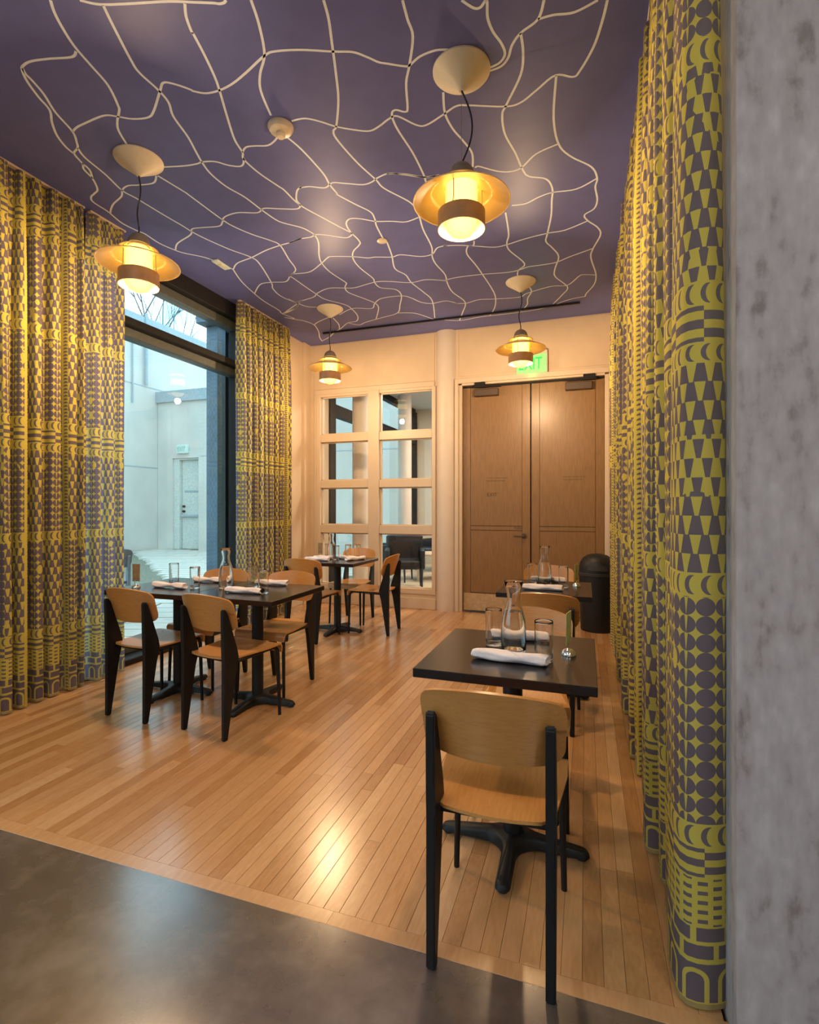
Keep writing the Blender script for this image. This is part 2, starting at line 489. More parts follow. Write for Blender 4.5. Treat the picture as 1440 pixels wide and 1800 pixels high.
for a, b in ((XL, -2.35), (-2.35, -0.775), (-0.775, XR)):
    o = put('border_board', bmm, fl, (a, Y0 + 0.001, 0), scale=(b - a - 0.001, 1, 1))
ce = tag(MB().box(XL - 0.2, XR + 0.2, Y0 - 0.0, YB + 0.1, H, H + 0.12).build('ceiling', 'ceil'), **ST)

NET = """-2.205,1.628 -2.241,1.671 -2.276,1.731 -2.317,1.825 -2.341,1.935 -2.367,2.056 -2.433,2.175 -2.462,2.209 -2.536,2.263 -2.595,2.325 -2.648,2.434;-2.336,1.851 -2.385,1.868 -2.497,1.840 -2.598,1.821 -2.660,1.826 -2.693,1.842 -2.741,1.900 -2.788,1.992 -2.823,2.080 -2.900,2.150 -2.973,2.234 -3.017,2.321 -3.028,2.385;-2.681,1.837 -2.702,1.866 -2.713,1.909 -2.744,1.991 -2.808,2.102 -2.857,2.242 -2.917,2.316 -2.959,2.355 -3.026,2.386 -3.064,2.472 -3.107,2.517 -3.140,2.607 -3.213,2.706 -3.276,2.736 -3.338,2.760 -3.378,2.810 -3.382,2.913 -3.391,2.970 -3.418,3.095 -3.399,3.212 -3.378,3.276 -3.384,3.430 -3.345,3.571 -3.307,3.637 -3.196,3.757 -3.137,3.890 -3.109,4.034;-3.062,2.466 -3.078,2.535 -3.140,2.607;-2.959,2.355 -2.997,2.438 -3.020,2.601 -3.063,2.774 -3.045,2.878 -3.023,3.105 -3.001,3.270 -2.992,3.385 -2.961,3.513 -2.891,3.713 -2.803,3.891 -2.812,4.030 -2.939,4.401 -3.002,4.521 -3.029,4.719 -2.960,4.945 -2.993,4.789 -2.963,4.930 -2.914,5.048 -2.811,5.103;-2.857,2.242 -2.802,2.225 -2.737,2.217 -2.573,2.207 -2.504,2.239 -2.441,2.278 -2.349,2.298 -2.280,2.271 -2.139,2.173 -2.078,2.135 -2.025,2.167 -1.978,2.217 -1.971,2.230 -1.917,2.263 -1.839,2.270 -1.748,2.257 -1.634,2.221 -1.486,2.166 -1.420,2.163 -1.299,2.196 -1.160,2.253 -1.070,2.287 -1.016,2.334 -0.974,2.379 -0.937,2.401 -0.861,2.443 -0.834,2.447 -0.770,2.416 -0.696,2.407 -0.647,2.417 -0.592,2.438;-2.085,1.669 -2.020,1.711 -1.899,1.749 -1.726,1.797 -1.623,1.836 -1.543,1.867 -1.522,1.878 -1.498,1.881 -1.482,1.874;-2.008,1.719 -2.054,1.814 -2.125,1.974 -2.147,2.046 -2.142,2.162 -2.155,2.249 -2.207,2.340 -2.246,2.494 -2.295,2.621 -2.327,2.709 -2.353,2.820 -2.346,2.968 -2.302,3.113 -2.282,3.288 -2.257,3.438 -2.222,3.501 -2.139,3.587 -2.106,3.647 -2.087,3.736 -2.117,3.853 -2.219,4.050 -2.266,4.184 -2.279,4.367 -2.241,4.612 -2.248,4.656 -2.299,4.733 -2.316,4.858 -2.222,5.062 -2.166,5.209 -2.188,5.353 -2.343,5.652;-1.663,1.829 -1.703,1.882 -1.734,1.953 -1.733,1.961 -1.763,2.072 -1.802,2.191 -1.839,2.275 -1.925,2.448 -1.997,2.604 -2.023,2.714 -2.056,2.773 -2.046,2.917 -2.003,3.084 -1.990,3.136 -1.980,3.324 -1.904,3.525 -1.842,3.678 -1.792,3.805 -1.783,3.945 -1.814,4.001 -1.906,4.085 -1.964,4.210 -1.977,4.388 -1.949,4.622 -1.970,4.720 -1.961,4.848 -1.832,4.940 -1.825,5.093 -1.925,5.328 -2.034,5.546 -2.242,5.622 -2.343,5.652 -2.505,5.708 -2.613,5.763 -2.701,5.664;-2.606,2.665 -2.456,2.702 -2.363,2.711 -2.325,2.707 -2.245,2.730 -2.190,2.785 -2.130,2.820 -2.090,2.811 -2.047,2.761;-2.023,2.714 -1.974,2.683 -1.917,2.690 -1.841,2.712 -1.777,2.692 -1.726,2.658;-2.710,2.722 -2.788,2.776 -2.898,2.763 -2.979,2.744 -3.057,2.768 -3.125,2.823 -3.252,2.872 -3.334,2.920 -3.388,2.961;-2.701,2.725 -2.665,2.918 -2.661,2.955 -2.646,3.306 -2.619,3.433 -2.557,3.568 -2.477,3.690 -2.445,3.787 -2.507,4.019 -2.558,4.222 -2.680,4.322 -2.677,4.374 -2.653,4.776 -2.624,4.943 -2.494,5.134 -2.478,5.294 -2.505,5.490 -2.588,5.635 -2.715,5.659 -2.902,5.831;-3.336,3.561 -3.238,3.480 -3.037,3.404 -2.964,3.338 -2.874,3.346 -2.733,3.372 -2.666,3.330 -2.604,3.278 -2.475,3.262 -2.334,3.310 -2.256,3.277 -2.144,3.321 -2.025,3.362 -1.978,3.324 -1.970,3.262 -1.908,3.168 -1.856,3.138 -1.875,3.145 -1.802,3.155 -1.709,3.201 -1.634,3.168 -1.555,3.202 -1.447,3.253 -1.378,3.247 -1.320,3.217 -1.231,3.199 -1.148,3.241 -1.029,3.309 -0.904,3.331 -0.841,3.359;-3.109,4.034 -2.991,3.940 -2.803,3.891 -2.609,3.822 -2.445,3.787 -2.340,3.773 -2.214,3.743 -2.347,3.775 -2.235,3.748 -2.131,3.752 -2.072,3.730 -1.989,3.769 -1.871,3.851 -1.814,3.839 -1.792,3.805 -1.784,3.717 -1.761,3.648 -1.710,3.609 -1.637,3.634 -1.541,3.704 -1.420,3.745 -1.321,3.788 -1.210,3.761;-3.109,4.034 -3.198,4.279 -3.254,4.565 -3.277,4.775 -3.269,5.035 -3.291,5.141 -3.244,5.324 -3.332,5.250 -3.253,5.342 -3.172,5.436 -3.130,5.587 -3.190,5.807 -3.295,6.031 -3.338,6.181;-3.254,4.565 -3.065,4.393 -2.929,4.387 -2.788,4.418 -2.680,4.322 -2.609,4.282 -2.615,4.294 -2.459,4.306 -2.277,4.193 -2.172,4.115 -2.117,4.104 -1.944,4.168 -1.832,4.230 -1.762,4.237 -1.625,4.284 -1.536,4.270 -1.378,4.356 -1.271,4.348 -1.199,4.256 -1.107,4.242 -1.140,4.242 -1.036,4.266 -0.907,4.321 -0.738,4.401 -0.630,4.393 -0.478,4.347 -0.295,4.315 -0.157,4.311 0.014,4.228;-3.291,5.141 -3.080,5.055 -2.978,4.960 -2.947,4.908 -2.890,4.886 -3.256,5.130 -3.133,5.091 -3.004,4.998 -2.942,4.908 -2.719,4.840 -2.633,4.766 -2.463,4.693 -2.303,4.741 -2.202,4.765 -1.987,4.714 -1.859,4.727 -1.634,4.834 -1.473,4.820 -1.292,4.905 -1.316,4.897 -1.182,4.869 -0.938,4.880 -0.705,4.917 -0.586,4.902 -0.501,4.864 -0.377,4.866 -0.254,4.856 -0.132,4.785 0.056,4.695;-3.130,5.587 -3.026,5.508 -2.843,5.417;-2.804,5.452 -2.836,5.664 -2.910,5.829;-3.326,6.157 -3.185,6.068 -3.042,5.934 -2.910,5.829;-2.688,5.385 -2.462,5.260 -2.262,5.328 -2.173,5.206 -2.050,5.103 -1.831,5.108 -1.753,5.187 -1.687,5.335 -1.581,5.408 -1.420,5.389 -1.312,5.518 -1.333,5.492 -1.228,5.521 -1.079,5.469 -0.923,5.505 -0.662,5.541 -0.576,5.467 -0.330,5.372 -0.173,5.394 -0.063,5.221 -0.017,5.199 0.091,5.245;-2.034,5.546 -1.877,5.600 -1.799,5.688 -1.678,5.901 -1.593,5.930 -1.414,6.013 -1.149,5.973 -0.886,5.978 -0.572,5.963 -0.349,5.903 -0.252,5.824 -0.120,5.760 -0.006,5.747;-1.694,2.669 -1.662,2.810 -1.646,3.053 -1.661,3.184 -1.659,3.287 -1.663,3.302 -1.593,3.447 -1.527,3.573 -1.532,3.670 -1.559,3.774 -1.582,3.981;-1.569,4.018 -1.614,4.256 -1.676,4.503 -1.625,4.660 -1.628,4.836 -1.583,5.091 -1.561,5.341 -1.675,5.836;-1.080,2.011 -1.100,2.095 -1.142,2.209 -1.199,2.360 -1.269,2.530 -1.368,2.701 -1.402,2.732 -1.415,2.802 -1.388,3.029 -1.342,3.227 -1.323,3.340 -1.214,3.535 -1.192,3.643 -1.201,3.764 -1.227,3.947 -1.239,4.219 -1.284,4.393 -1.292,4.542 -1.268,4.767 -1.295,4.965 -1.299,5.187 -1.235,5.489 -1.326,5.767 -1.421,6.010;-1.379,1.909 -1.414,2.017 -1.482,2.159 -1.571,2.251 -1.632,2.345 -1.680,2.509;-1.593,2.584 -1.514,2.590 -1.447,2.634 -1.374,2.703 -1.284,2.762 -1.201,2.800 -1.130,2.782 -1.063,2.750 -1.008,2.744 -0.927,2.843 -0.870,2.862 -0.753,2.814 -0.675,2.780 -0.610,2.796 -0.422,2.869 -0.337,2.869 -0.249,2.812 -0.147,2.744 -0.064,2.783 -0.030,2.759 0.035,2.634 0.071,2.505 0.089,2.409;-0.755,2.122 -0.763,2.213 -0.768,2.303 -0.834,2.447 -0.886,2.547 -0.933,2.706 -0.956,2.728 -1.002,2.698 -1.033,2.725 -1.042,2.836 -1.021,3.063 -1.020,3.277 -1.028,3.362 -1.038,3.422;-0.512,2.205 -0.469,2.257 -0.439,2.263 -0.408,2.240 -0.419,2.321 -0.408,2.397 -0.380,2.473 -0.373,2.536 -0.405,2.577 -0.459,2.591;-0.172,2.320 -0.205,2.403 -0.287,2.447 -0.334,2.499 -0.360,2.561 -0.400,2.600 -0.462,2.610;-0.205,2.403 -0.137,2.404 -0.048,2.421 0.050,2.396;-0.287,2.447 -0.288,2.555 -0.315,2.684 -0.411,2.857 -0.445,2.925 -0.453,3.081 -0.416,3.269 -0.389,3.458 -0.356,3.532 -0.254,3.595 -0.220,3.716 -0.233,3.869 -0.250,4.070 -0.295,4.325 -0.314,4.446 -0.270,4.572 -0.227,4.753 -0.273,4.995 -0.276,5.163 -0.174,5.440 -0.230,5.619 -0.339,5.850;-0.143,2.745 -0.173,3.046 -0.156,3.275 -0.089,3.414 0.035,3.563 0.072,3.699 0.062,3.797 0.078,3.958 0.058,4.069 -0.009,4.134 0.014,4.224 0.090,4.356 0.112,4.484 0.057,4.706 0.043,4.869 0.091,5.230 0.078,5.463 0.006,5.666 -0.006,5.747;-0.718,2.664 -0.747,2.809 -0.735,2.940 -0.700,3.058 -0.672,3.181 -0.695,3.314;-0.680,3.328 -0.656,3.321 -0.547,3.410 -0.460,3.440 -0.390,3.417 -0.294,3.319 -0.161,3.271;-1.249,3.199 -1.140,3.236 -1.014,3.318 -0.924,3.319;-0.513,3.832 -0.414,3.840 -0.320,3.791 -0.223,3.764 -0.062,3.777 0.069,3.700;-0.879,4.242 -0.899,4.313 -0.949,4.318 -0.983,4.446 -0.954,4.657 -0.933,4.853 -0.902,5.225 -0.902,5.459 -0.955,5.735 -1.055,5.984;-0.570,3.907 -0.591,4.224 -0.625,4.361 -0.623,4.498 -0.527,4.789 -0.599,4.912 -0.621,5.045;-0.544,5.283 -0.528,5.433 -0.584,5.603 -0.609,5.777 -0.689,5.943"""
def crom(P, n=5):
    out = []
    for i in range(len(P) - 1):
        p0 = P[max(i - 1, 0)]; p1 = P[i]; p2 = P[i + 1]; p3 = P[min(i + 2, len(P) - 1)]
        for k in range(n):
            t = k / n
            out.append(0.5 * ((2 * p1) + (p2 - p0) * t + (2 * p0 - 5 * p1 + 4 * p2 - p3) * t * t + (3 * p1 - p0 - 3 * p2 + p3) * t ** 3))
    out.append(P[-1]); return out
mb = MB()
for line in NET.split(';'):
    P = crom([Vector((*map(float, q.split(',')), 0)) for q in line.split()])
    w = 0.0062; rows = []
    for i, p in enumerate(P):
        d = (P[min(i + 1, len(P) - 1)] - P[max(i - 1, 0)])
        if d.length < 1e-6: d = Vector((1, 0, 0))
        d.normalize(); n = Vector((-d.y, d.x, 0)) * w
        rows.append([mb.b.verts.new((q.x, q.y, H - dz)) for q, dz in ((p + n, 0.0), (p + n, 0.0008), (p - n, 0.0008), (p - n, 0.0))])
    for A, B in zip(rows, rows[1:]):
        for k in range(3): mb.b.faces.new([A[k], A[k + 1], B[k + 1], B[k]])
mb.build('painted_line_net', 'net', ce, smooth=0)

mb = MB(); mb.box(XL - 0.2, XL, Y0, 2.80, -0.12, H); mb.box(XL - 0.2, XL, 5.22, YB + 0.13, -0.12, H)
wl = tag(mb.build('wall_left', 'wall', smooth=0), **ST)
MB().box(XL, XL + 0.035, 6.14, YB, 0, H).build('pilaster', 'wall', wl, smooth=0)
mb = MB()
for a, b, c, d in ((XL, -3.489, 0, H), (-3.489, -1.832, 2.835, H), (-3.489, -1.832, 0, 0.19), (-1.832, -1.50, 0, H), (-1.50, 0.25, 2.85, H), (0.25, XR, 0, H)):
    mb.box(a, b, YB, YB + 0.13, c, d)
wb = tag(mb.build('wall_back', 'wall', smooth=0), **ST)
MB().box(-3.535, -1.815, YB - 0.008, YB, 2.905, H - 0.01, 0.002).build('wall_panel', 'wall', wb, smooth=0)
MB().box(-1.50, 0.30, YB - 0.008, YB, 2.93, H - 0.01, 0.002).build('wall_panel', 'wall', wb, smooth=0)
tag(MB().box(XR, XR + 0.25, Y0 + 0.15, YB + 0.13, -0.12, H).build('wall_right', 'wall', smooth=0), **ST)
tag(MB().box(XR, 3.6, Y0 - 0.02, Y0 + 0.15, -0.12, 3.8).build('wall_pier', 'plaster', smooth=0), **ST)
tag(MB().lathe([(0.142, 0), (0.142, H)], 40, (-1.668, 6.395, 0)).build('round_column', 'column'), **ST)
tag(MB().box(XL + 0.035, -1.80, YB - 0.022, YB, 0, 0.14, 0.004).build('baseboard_back', 'trim', smooth=0), **ST)
tag(MB().box(XL, XL + 0.014, 5.22, 6.14, 0, 0.12, 0.003).build('baseboard_left', 'trim', smooth=0), **ST)

# window onto the courtyard
w1 = tag(empty('window_1', (XL, 4.0, 0)), **ST)
def part(name, mb, mat, parent, smooth=0.6):
    o = mb.build(name, mat, parent, smooth)
    o.matrix_parent_inverse = Matrix.Translation(-Vector(parent.location))
    return o
part('header', MB().box(-3.80, XL, 2.80, 5.22, 3.365, H, 0.004), 'darkframe', w1)
part('top_rail', MB().box(-3.82, -3.70, 2.80, 5.22, 3.28, 3.365, 0.006), 'greyframe', w1)
mb = MB(); mb.box(-3.70, XL, 2.80, 5.22, 2.84, 2.905, 0.004); part('transom', mb, 'darkframe', w1)
part('transom_rail', MB().box(-3.82, -3.70, 2.80, 5.22, 2.765, 2.86, 0.006), 'greyframe', w1)
part('threshold', MB().box(-3.84, XL + 0.05, 2.80, 5.22, 0.0, 0.05, 0.006), 'darkframe', w1)
part('bottom_rail', MB().box(-3.80, -3.72, 2.80, 5.22, 0.05, 0.12, 0.006), 'greyframe', w1)
for a, b in ((2.80, 2.86), (4.86, 4.93), (5.16, 5.22)):
    part('mullion', MB().box(-3.80, XL, a, b, 0.05, 3.365, 0.004), 'darkframe', w1)
for (a, b) in ((2.86, 4.86), (4.93, 5.16)):
    part('pane', MB().box(-3.766, -3.760, a, b, 0.12, 2.765), 'pane', w1, 0)
    part('pane', MB().box(-3.766, -3.760, a, b, 2.86, 3.28), 'pane', w1, 0)

# glazed partition
w2 = tag(empty('window_2', (-2.66, YB, 0)), **ST)
mb = MB()
for a, b in ((-3.489, -3.432), (-2.722, -2.568), (-1.846, -1.800)): mb.box(a, b, YB - 0.03, YB + 0.11, 0.19, 2.835, 0.003)
part('stile', mb, 'trim', w2, 0)
ZR = [(0.19, 0.258), (0.954, 1.063), (1.561, 1.663), (2.185, 2.290), (2.800, 2.835)]
for k, (a, b) in enumerate(ZR):
    mb = MB(); mb.box(-3.45, -2.70, YB - 0.012, YB + 0.10, a, b, 0.002); mb.box(-2.58, -1.83, YB - 0.012, YB + 0.10, a, b, 0.002)
    part('rail', mb, 'trim', w2, 0)
for k in range(4):
    for a, b in ((-3.432, -2.722), (-2.568, -1.846)):
        z0 = ZR[k][1]; z1 = ZR[k + 1][0]
        part('pane', MB().box(a, b, YB + 0.052, YB + 0.057, z0, z1), 'pane_clear', w2, 0)
        mb = MB()
        for q in ((a, a + 0.014, z0, z1), (b - 0.014, b, z0, z1), (a, b, z0, z0 + 0.014), (a, b, z1 - 0.014, z1)):
            mb.box(q[0], q[1], YB + 0.02, YB + 0.052, q[2], q[3])
        part('glazing_bead', mb, 'trim', w2, 0)
part('outer_trim', MB().box(-3.53, -1.815, YB - 0.02, YB + 0.0, 2.835, 2.90, 0.004), 'trim', w2, 0)
part('outer_trim', MB().box(-3.53, -3.489, YB - 0.02, YB + 0.0, 0.14, 2.834, 0.004), 'trim', w2, 0)

# double door
d1 = tag(empty('door_1', (-0.62, YB, 0)), **ST)
mb = MB(); mb.box(-1.545, -1.500, YB - 0.045, YB + 0.06, 0, 2.895, 0.003); mb.box(-1.505, -1.458, YB - 0.02, YB + 0.10, 0, 2.82, 0.003)
mb.box(0.205, 0.25, YB - 0.02, YB + 0.10, 0, 2.82, 0.003); mb.box(0.25, 0.33, YB - 0.045, YB + 0.06, 0, 2.895, 0.003)
mb.box(-1.50, 0.25, YB - 0.045, YB + 0.06, 2.835, 2.895, 0.003); mb.box(-1.458, 0.205, YB - 0.02, YB + 0.10, 2.812, 2.835)
part('door_frame', mb, 'trim', d1, 0)
part('top_gap', MB().box(-1.458, 0.205, YB + 0.03, YB + 0.06, 2.785, 2.812), 'darkframe', d1, 0)
part('door_backing', MB().box(-1.458, 0.205, YB + 0.095, YB + 0.11, 0.0, 2.812), 'darkframe', d1, 0)
def leaf(x0, x1, side):
    yf = YB + 0.035
    lf = part('door_leaf', MB().box(x0, x1, yf + 0.004, yf + 0.05, 0.01, 2.785, 0.002), 'door_core', d1, 0)
    def sub(n, mb, mat, sm=0):
        o = mb.build(n, mat, lf, sm); o.matrix_parent_inverse = Matrix.Identity(4)
        return o
    pi_ = 0.095; gr = 0.0035
    for q0, q1 in ((x0, x0 + pi_), (x1 - pi_, x1)): sub('stile', MB().box(q0 + 0.0008, q1 - 0.0008, yf - 0.003, yf + 0.004, 0.01, 2.785, 0.0008), 'door')
    sub('rail', MB().box(x0 + pi_ + gr, x1 - pi_ - gr, yf - 0.003, yf + 0.004, 1.021, 1.069, 0.0008), 'door')
    for z0, z1 in ((0.245, 1.021 - 2 * gr), (1.069 + 2 * gr, 2.785)): sub('panel', MB().box(x0 + pi_ + gr, x1 - pi_ - gr, yf - 0.003, yf + 0.004, z0, z1, 0.0008), 'door')
    sub('kick_plate', MB().box(x0 + 0.01, x1 - 0.01, yf - 0.006, yf - 0.003, 0.02, 0.235, 0.001), 'brass')
    cx = x0 + 0.30 if side < 0 else x1 - 0.28
    sub('door_closer', MB().box(cx - 0.15, cx + 0.15, yf - 0.07, yf, 2.665, 2.755, 0.008), 'closer')
    mb = MB(); bx = cx - 0.14 if side < 0 else cx + 0.05
    mb.box(bx, bx + 0.13, yf - 0.085, yf - 0.01, 2.775, 2.835, 0.005)
    mb.box(cx - 0.16, cx + 0.20, yf - 0.09, yf - 0.075, 2.765, 2.785, 0.003)
    sub('closer_arm', mb, 'darkframe')
    tx = x0 + 0.30
    for k, t in enumerate(('THIS DOOR TO REMAIN UNLOCKED', 'WHEN BUILDING IS OCCUPIED')):
        text('lettering', t, 0.0155, 'ink', lf, (tx if side < 0 else tx + 0.06, yf - 0.0038, 1.655 - 0.035 * k), (PI / 2, 0, 0))
    if side < 0:
        text('lettering', 'EXIT', 0.062, 'ink', lf, (tx, yf - 0.0038, 1.435), (PI / 2, 0, 0))
        text('lettering', 'PUSH', 0.040, 'ink', lf, (x1 - 0.19, yf - 0.0038, 1.035), (PI / 2, 0, 0))
        mb = MB(); c = (x1 - 0.07, yf, 0.955)
        mb.tube([(c[0], yf, c[2]), (c[0], yf - 0.012, c[2])], 0.032, 20); mb.tube([(c[0], yf - 0.01, c[2]), (c[0], yf - 0.05, c[2]), (c[0] - 0.03, yf - 0.06, c[2]), (c[0] - 0.12, yf - 0.058, c[2])], 0.010, 10)
        sub('handle', mb, 'closer', 0.6)
leaf(-1.455, -0.632, -1); leaf(-0.618, 0.202, 1)

# glowing exit sign above the door
ex = empty('exit_sign', (-0.61, YB, 2.87), label='green lit exit sign above the wooden double doors', cat='exit sign')
def lpart(name, mb, mat, parent, sm=0.6): return mb.build(name, mat, parent, sm)
lpart('acrylic_panel', MB().box(-0.175, 0.175, -0.065, -0.053, 0.02, 0.24, 0.002), 'greenglow', ex, 0)
lpart('housing', MB().box(-0.185, 0.185, -0.085, -0.008, 0.24, 0.275, 0.004), 'plastic_white', ex, 0)
lpart('side_bracket', MB().box(0.176, 0.186, -0.07, -0.008, 0.02, 0.24, 0.002), 'plastic_white', ex, 0)
text('letters', 'EXIT', 0.205, 'green', ex, (-0.152, -0.067, 0.060), (PI / 2, 0, 0), 0.001).scale = (0.66, 1, 1)
gl = bpy.data.lights.new('exit_sign_light', 'POINT'); gl.energy = 0.2; gl.color = (0.1, 1.0, 0.25); gl.shadow_soft_size = 0.05
go = bpy.data.objects.new('exit_sign_light', gl); COL.objects.link(go); go.location = (-0.61, YB - 0.10, 2.86); 

# ------------------------------------------------------------------ hall where the camera stands
tag(MB().box(-3.85, 3.6, -6.0, Y0, -0.12, 0.0).build('floor_hall', 'concrete', smooth=0), **ST)
tag(MB().box(-4.0, 3.6, -6.1, Y0, 3.70, 3.8).build('ceiling_hall', 'hallceil', smooth=0), **ST)
tag(MB().box(-4.0, XR, Y0 - 0.12, Y0, 3.52, 3.70).build('trim_1', 'hallceil', smooth=0), **ST)
tag(MB().box(-4.0, 3.6, -6.1, -6.0, 0, 3.7).build('wall_hall_rear', 'hallceil', smooth=0), **ST)
tag(MB().box(3.5, 3.6, -6.0, Y0, 0, 3.7).build('wall_hall_right', 'hallceil', smooth=0), **ST)
mb = MB(); mb.box(-4.0, -3.85, -6.0, -4.6, 0, 3.7); mb.box(-4.0, -3.85, 0.6, Y0, 0, 3.7); mb.box(-4.0, -3.85, -4.6, 0.6, 3.3, 3.7); mb.box(-4.0, -3.85, -4.6, 0.6, 0, 0.2)
tag(mb.build('wall_hall_left', 'hallceil', smooth=0), **ST)
w3 = tag(empty('window_3', (-3.9, -2.0, 0)), **ST)
for y in (-4.6, -2.9, -1.15, 0.54): part('mullion', MB().box(-3.96, -3.88, y, y + 0.06, 0.2, 3.3, 0.004), 'darkframe', w3, 0)
for y in (-4.54, -2.84, -1.09): part('pane', MB().box(-3.925, -3.92, y, y + 1.63 if y > -4 else y + 1.64, 0.2, 3.3), 'pane', w3, 0)
for i, (x, y) in enumerate(((-1.6, -0.9), (1.6, -0.9), (-1.6, -3.6), (1.6, -3.6))):
    t = empty('fill_panel', (x, y, 3.70), label='added square fill panel over the hall behind the camera, ' + ('front left', 'front right', 'rear left', 'rear right')[i], cat='fill light', group='added hall fill panels')
    lpart('frame', MB().box(-0.33, 0.33, -0.33, 0.33, -0.02, 0.0, 0.003), 'trim', t, 0)
    lpart('fill_diffuser', MB().box(-0.30, 0.30, -0.30, 0.30, -0.026, -0.02), 'panel', t, 0)  # panels added as fill light from behind the camera

# ------------------------------------------------------------------ lounge beyond the glazed partition
YL = 11.3
tag(MB().box(-3.70, 3.0, YB + 0.13, YL, -0.12, 0.0).build('floor_lounge', 'palewood', smooth=0), **ST)
tag(MB().box(-3.9, 3.0, YB + 0.13, YL + 0.1, H, H + 0.1).build('ceiling_lounge', 'hallceil', smooth=0), **ST)
tag(MB().box(-3.9, 3.0, YL, YL + 0.15, 0, H).build('wall_lounge_far', 'wall', smooth=0), **ST)
tag(MB().box(2.9, 3.0, YB + 0.13, YL, 0, H).build('wall_lounge_right', 'wall', smooth=0), **ST)
tag(MB().box(-3.82, XL, YB + 0.13, 6.90, 0, H).build('wall_lounge_left', 'wall', smooth=0), **ST)
w4 = tag(empty('window_4', (-3.7, 9.0, 0)), **ST)
for a, b in ((6.90, 6.93), (7.03, 7.22), (8.7, 8.78), (10.5, 10.62), (11.24, 11.3)):
    part('mullion', MB().box(-3.80, -3.66, a, b, 0.05, 3.45, 0.004), 'darkframe' if a > 7 else 'trim', w4, 0)
for z0, z1 in ((0.0, 0.06), (2.72, 2.90), (3.40, 3.52)): part('rail', MB().box(-3.80, -3.68, 6.93, 11.24, z0, z1, 0.004), 'darkframe', w4, 0)
for a, b in ((7.22, 8.7), (8.78, 10.5), (10.62, 11.24)): part('pane', MB().box(-3.752, -3.748, a, b, 0.06, 3.40), 'pane', w4, 0)
for x, y in ((-3.25, 7.25), (-3.42, 9.75)):
    tag(MB().lathe([(0.135, 0), (0.135, H)], 32, (x, y, 0)).build('round_column', 'column'), **ST)
for y, lab in ((7.9, 'nearer added fill panel in the lounge beyond the partition'), (9.9, 'farther added fill panel in the lounge beyond the partition')):
    t = empty('fill_panel', (-1.2, y, H), label=lab, cat='fill light', group='added lounge fill panels')
    lpart('frame', MB().box(-0.33, 0.33, -0.33, 0.33, -0.02, 0.0, 0.003), 'trim', t, 0)
    lpart('fill_diffuser', MB().box(-0.30, 0.30, -0.30, 0.30, -0.026, -0.02), 'lounge_fill', t, 0)  # panels added to brighten the dim lounge
def armchair(loc, rz, label):
    t = empty('armchair', loc, rz, label=label, cat='armchair', group='black armchairs in the lounge')
    lpart('seat', MB().box(-0.24, 0.24, -0.25, 0.28, 0.34, 0.47, 0.02), 'leather', t)
    lpart('backrest', MB().box(-0.30, 0.30, -0.33, -0.24, 0.34, 0.84, 0.02), 'leather', t)
    for s in (-1, 1):
        lpart('armrest', MB().box(min(s * 0.24, s * 0.31), max(s * 0.24, s * 0.31), -0.25, 0.28, 0.34, 0.64, 0.015), 'leather', t)
        for y in (-0.28, 0.24): lpart('leg', MB().tube([(s * 0.26, y, 0.35), (s * 0.265, y * 1.05, 0.0)], [0.022, 0.013], 8), 'leather', t)
    return t
armchair((-2.72, 7.75, 0), math.radians(200), 'nearest black leather armchair behind the partition glass, low right pane')
armchair((-2.95, 10.2, 0), math.radians(150), 'far black armchair with glossy seat by the lounge window')
armchair((-3.25, 8.60, 0), math.radians(95), 'black armchair glimpsed through the lower left pane of the partition')
t = empty('side_table', (-2.60, 9.0, 0), 0.3, label='small pale wooden side table between the lounge armchairs', cat='table')
lpart('tabletop', MB().box(-0.32, 0.32, -0.32, 0.32, 0.44, 0.47, 0.004), 'palewood', t)
lpart('panel_leg', MB().box(-0.30, -0.26, -0.30, 0.30, 0.0, 0.44, 0.004), 'palewood', t); lpart('panel_leg', MB().box(0.26, 0.30, -0.30, 0.30, 0.0, 0.44, 0.004), 'palewood', t)

# ------------------------------------------------------------------ courtyard
tag(MB().box(-40, -3.85, -14, 45, -0.2, -0.03).build('courtyard_ground', 'gravel', smooth=0), **ST)
pv = tag(MB().box(-3.98, -3.85, 1.5, 11.3, -0.03, 0.0).build('courtyard_paving', 'paver', smooth=0), **ST)
pmesh = MB().box(0, 1, 0, 1, -0.03, 0.0).mesh('paving_stone', 'paver', 0)
ca, sa = math.cos(math.radians(20)), math.sin(math.radians(20))
def inside(x, y):
    if x > -4.0 or x < -12.35 or y > 12.45 or y < 2.4: return False
    # the gravel bed lies left of a line running to the far corner
    return not (x < -6.6 and y < 9.9 - (x + 10.4) * 0.80)
n = 0; v = -1.0
while v < 17:
    u = -13 + random.uniform(0, 1.2); dv = 0.30
    while u < 8:
        L = random.uniform(1.2, 1.9)
        ex_, ey_ = u * ca - v * sa, u * sa + v * ca
        if not inside(ex_, ey_): u += 0.12; continue
        while L > 0.15 and not inside((u + L) * ca - v * sa, (u + L) * sa + v * ca): L -= 0.08
        if L > 0.2 and n < 298 and ey_ > -0.50 * ex_:
            put('paving_stone', pmesh, pv, (ex_, ey_, random.uniform(-0.004, 0.003)), math.radians(20), (L - 0.022, dv - 0.030, 1)); n += 1
        u += L
    v += dv

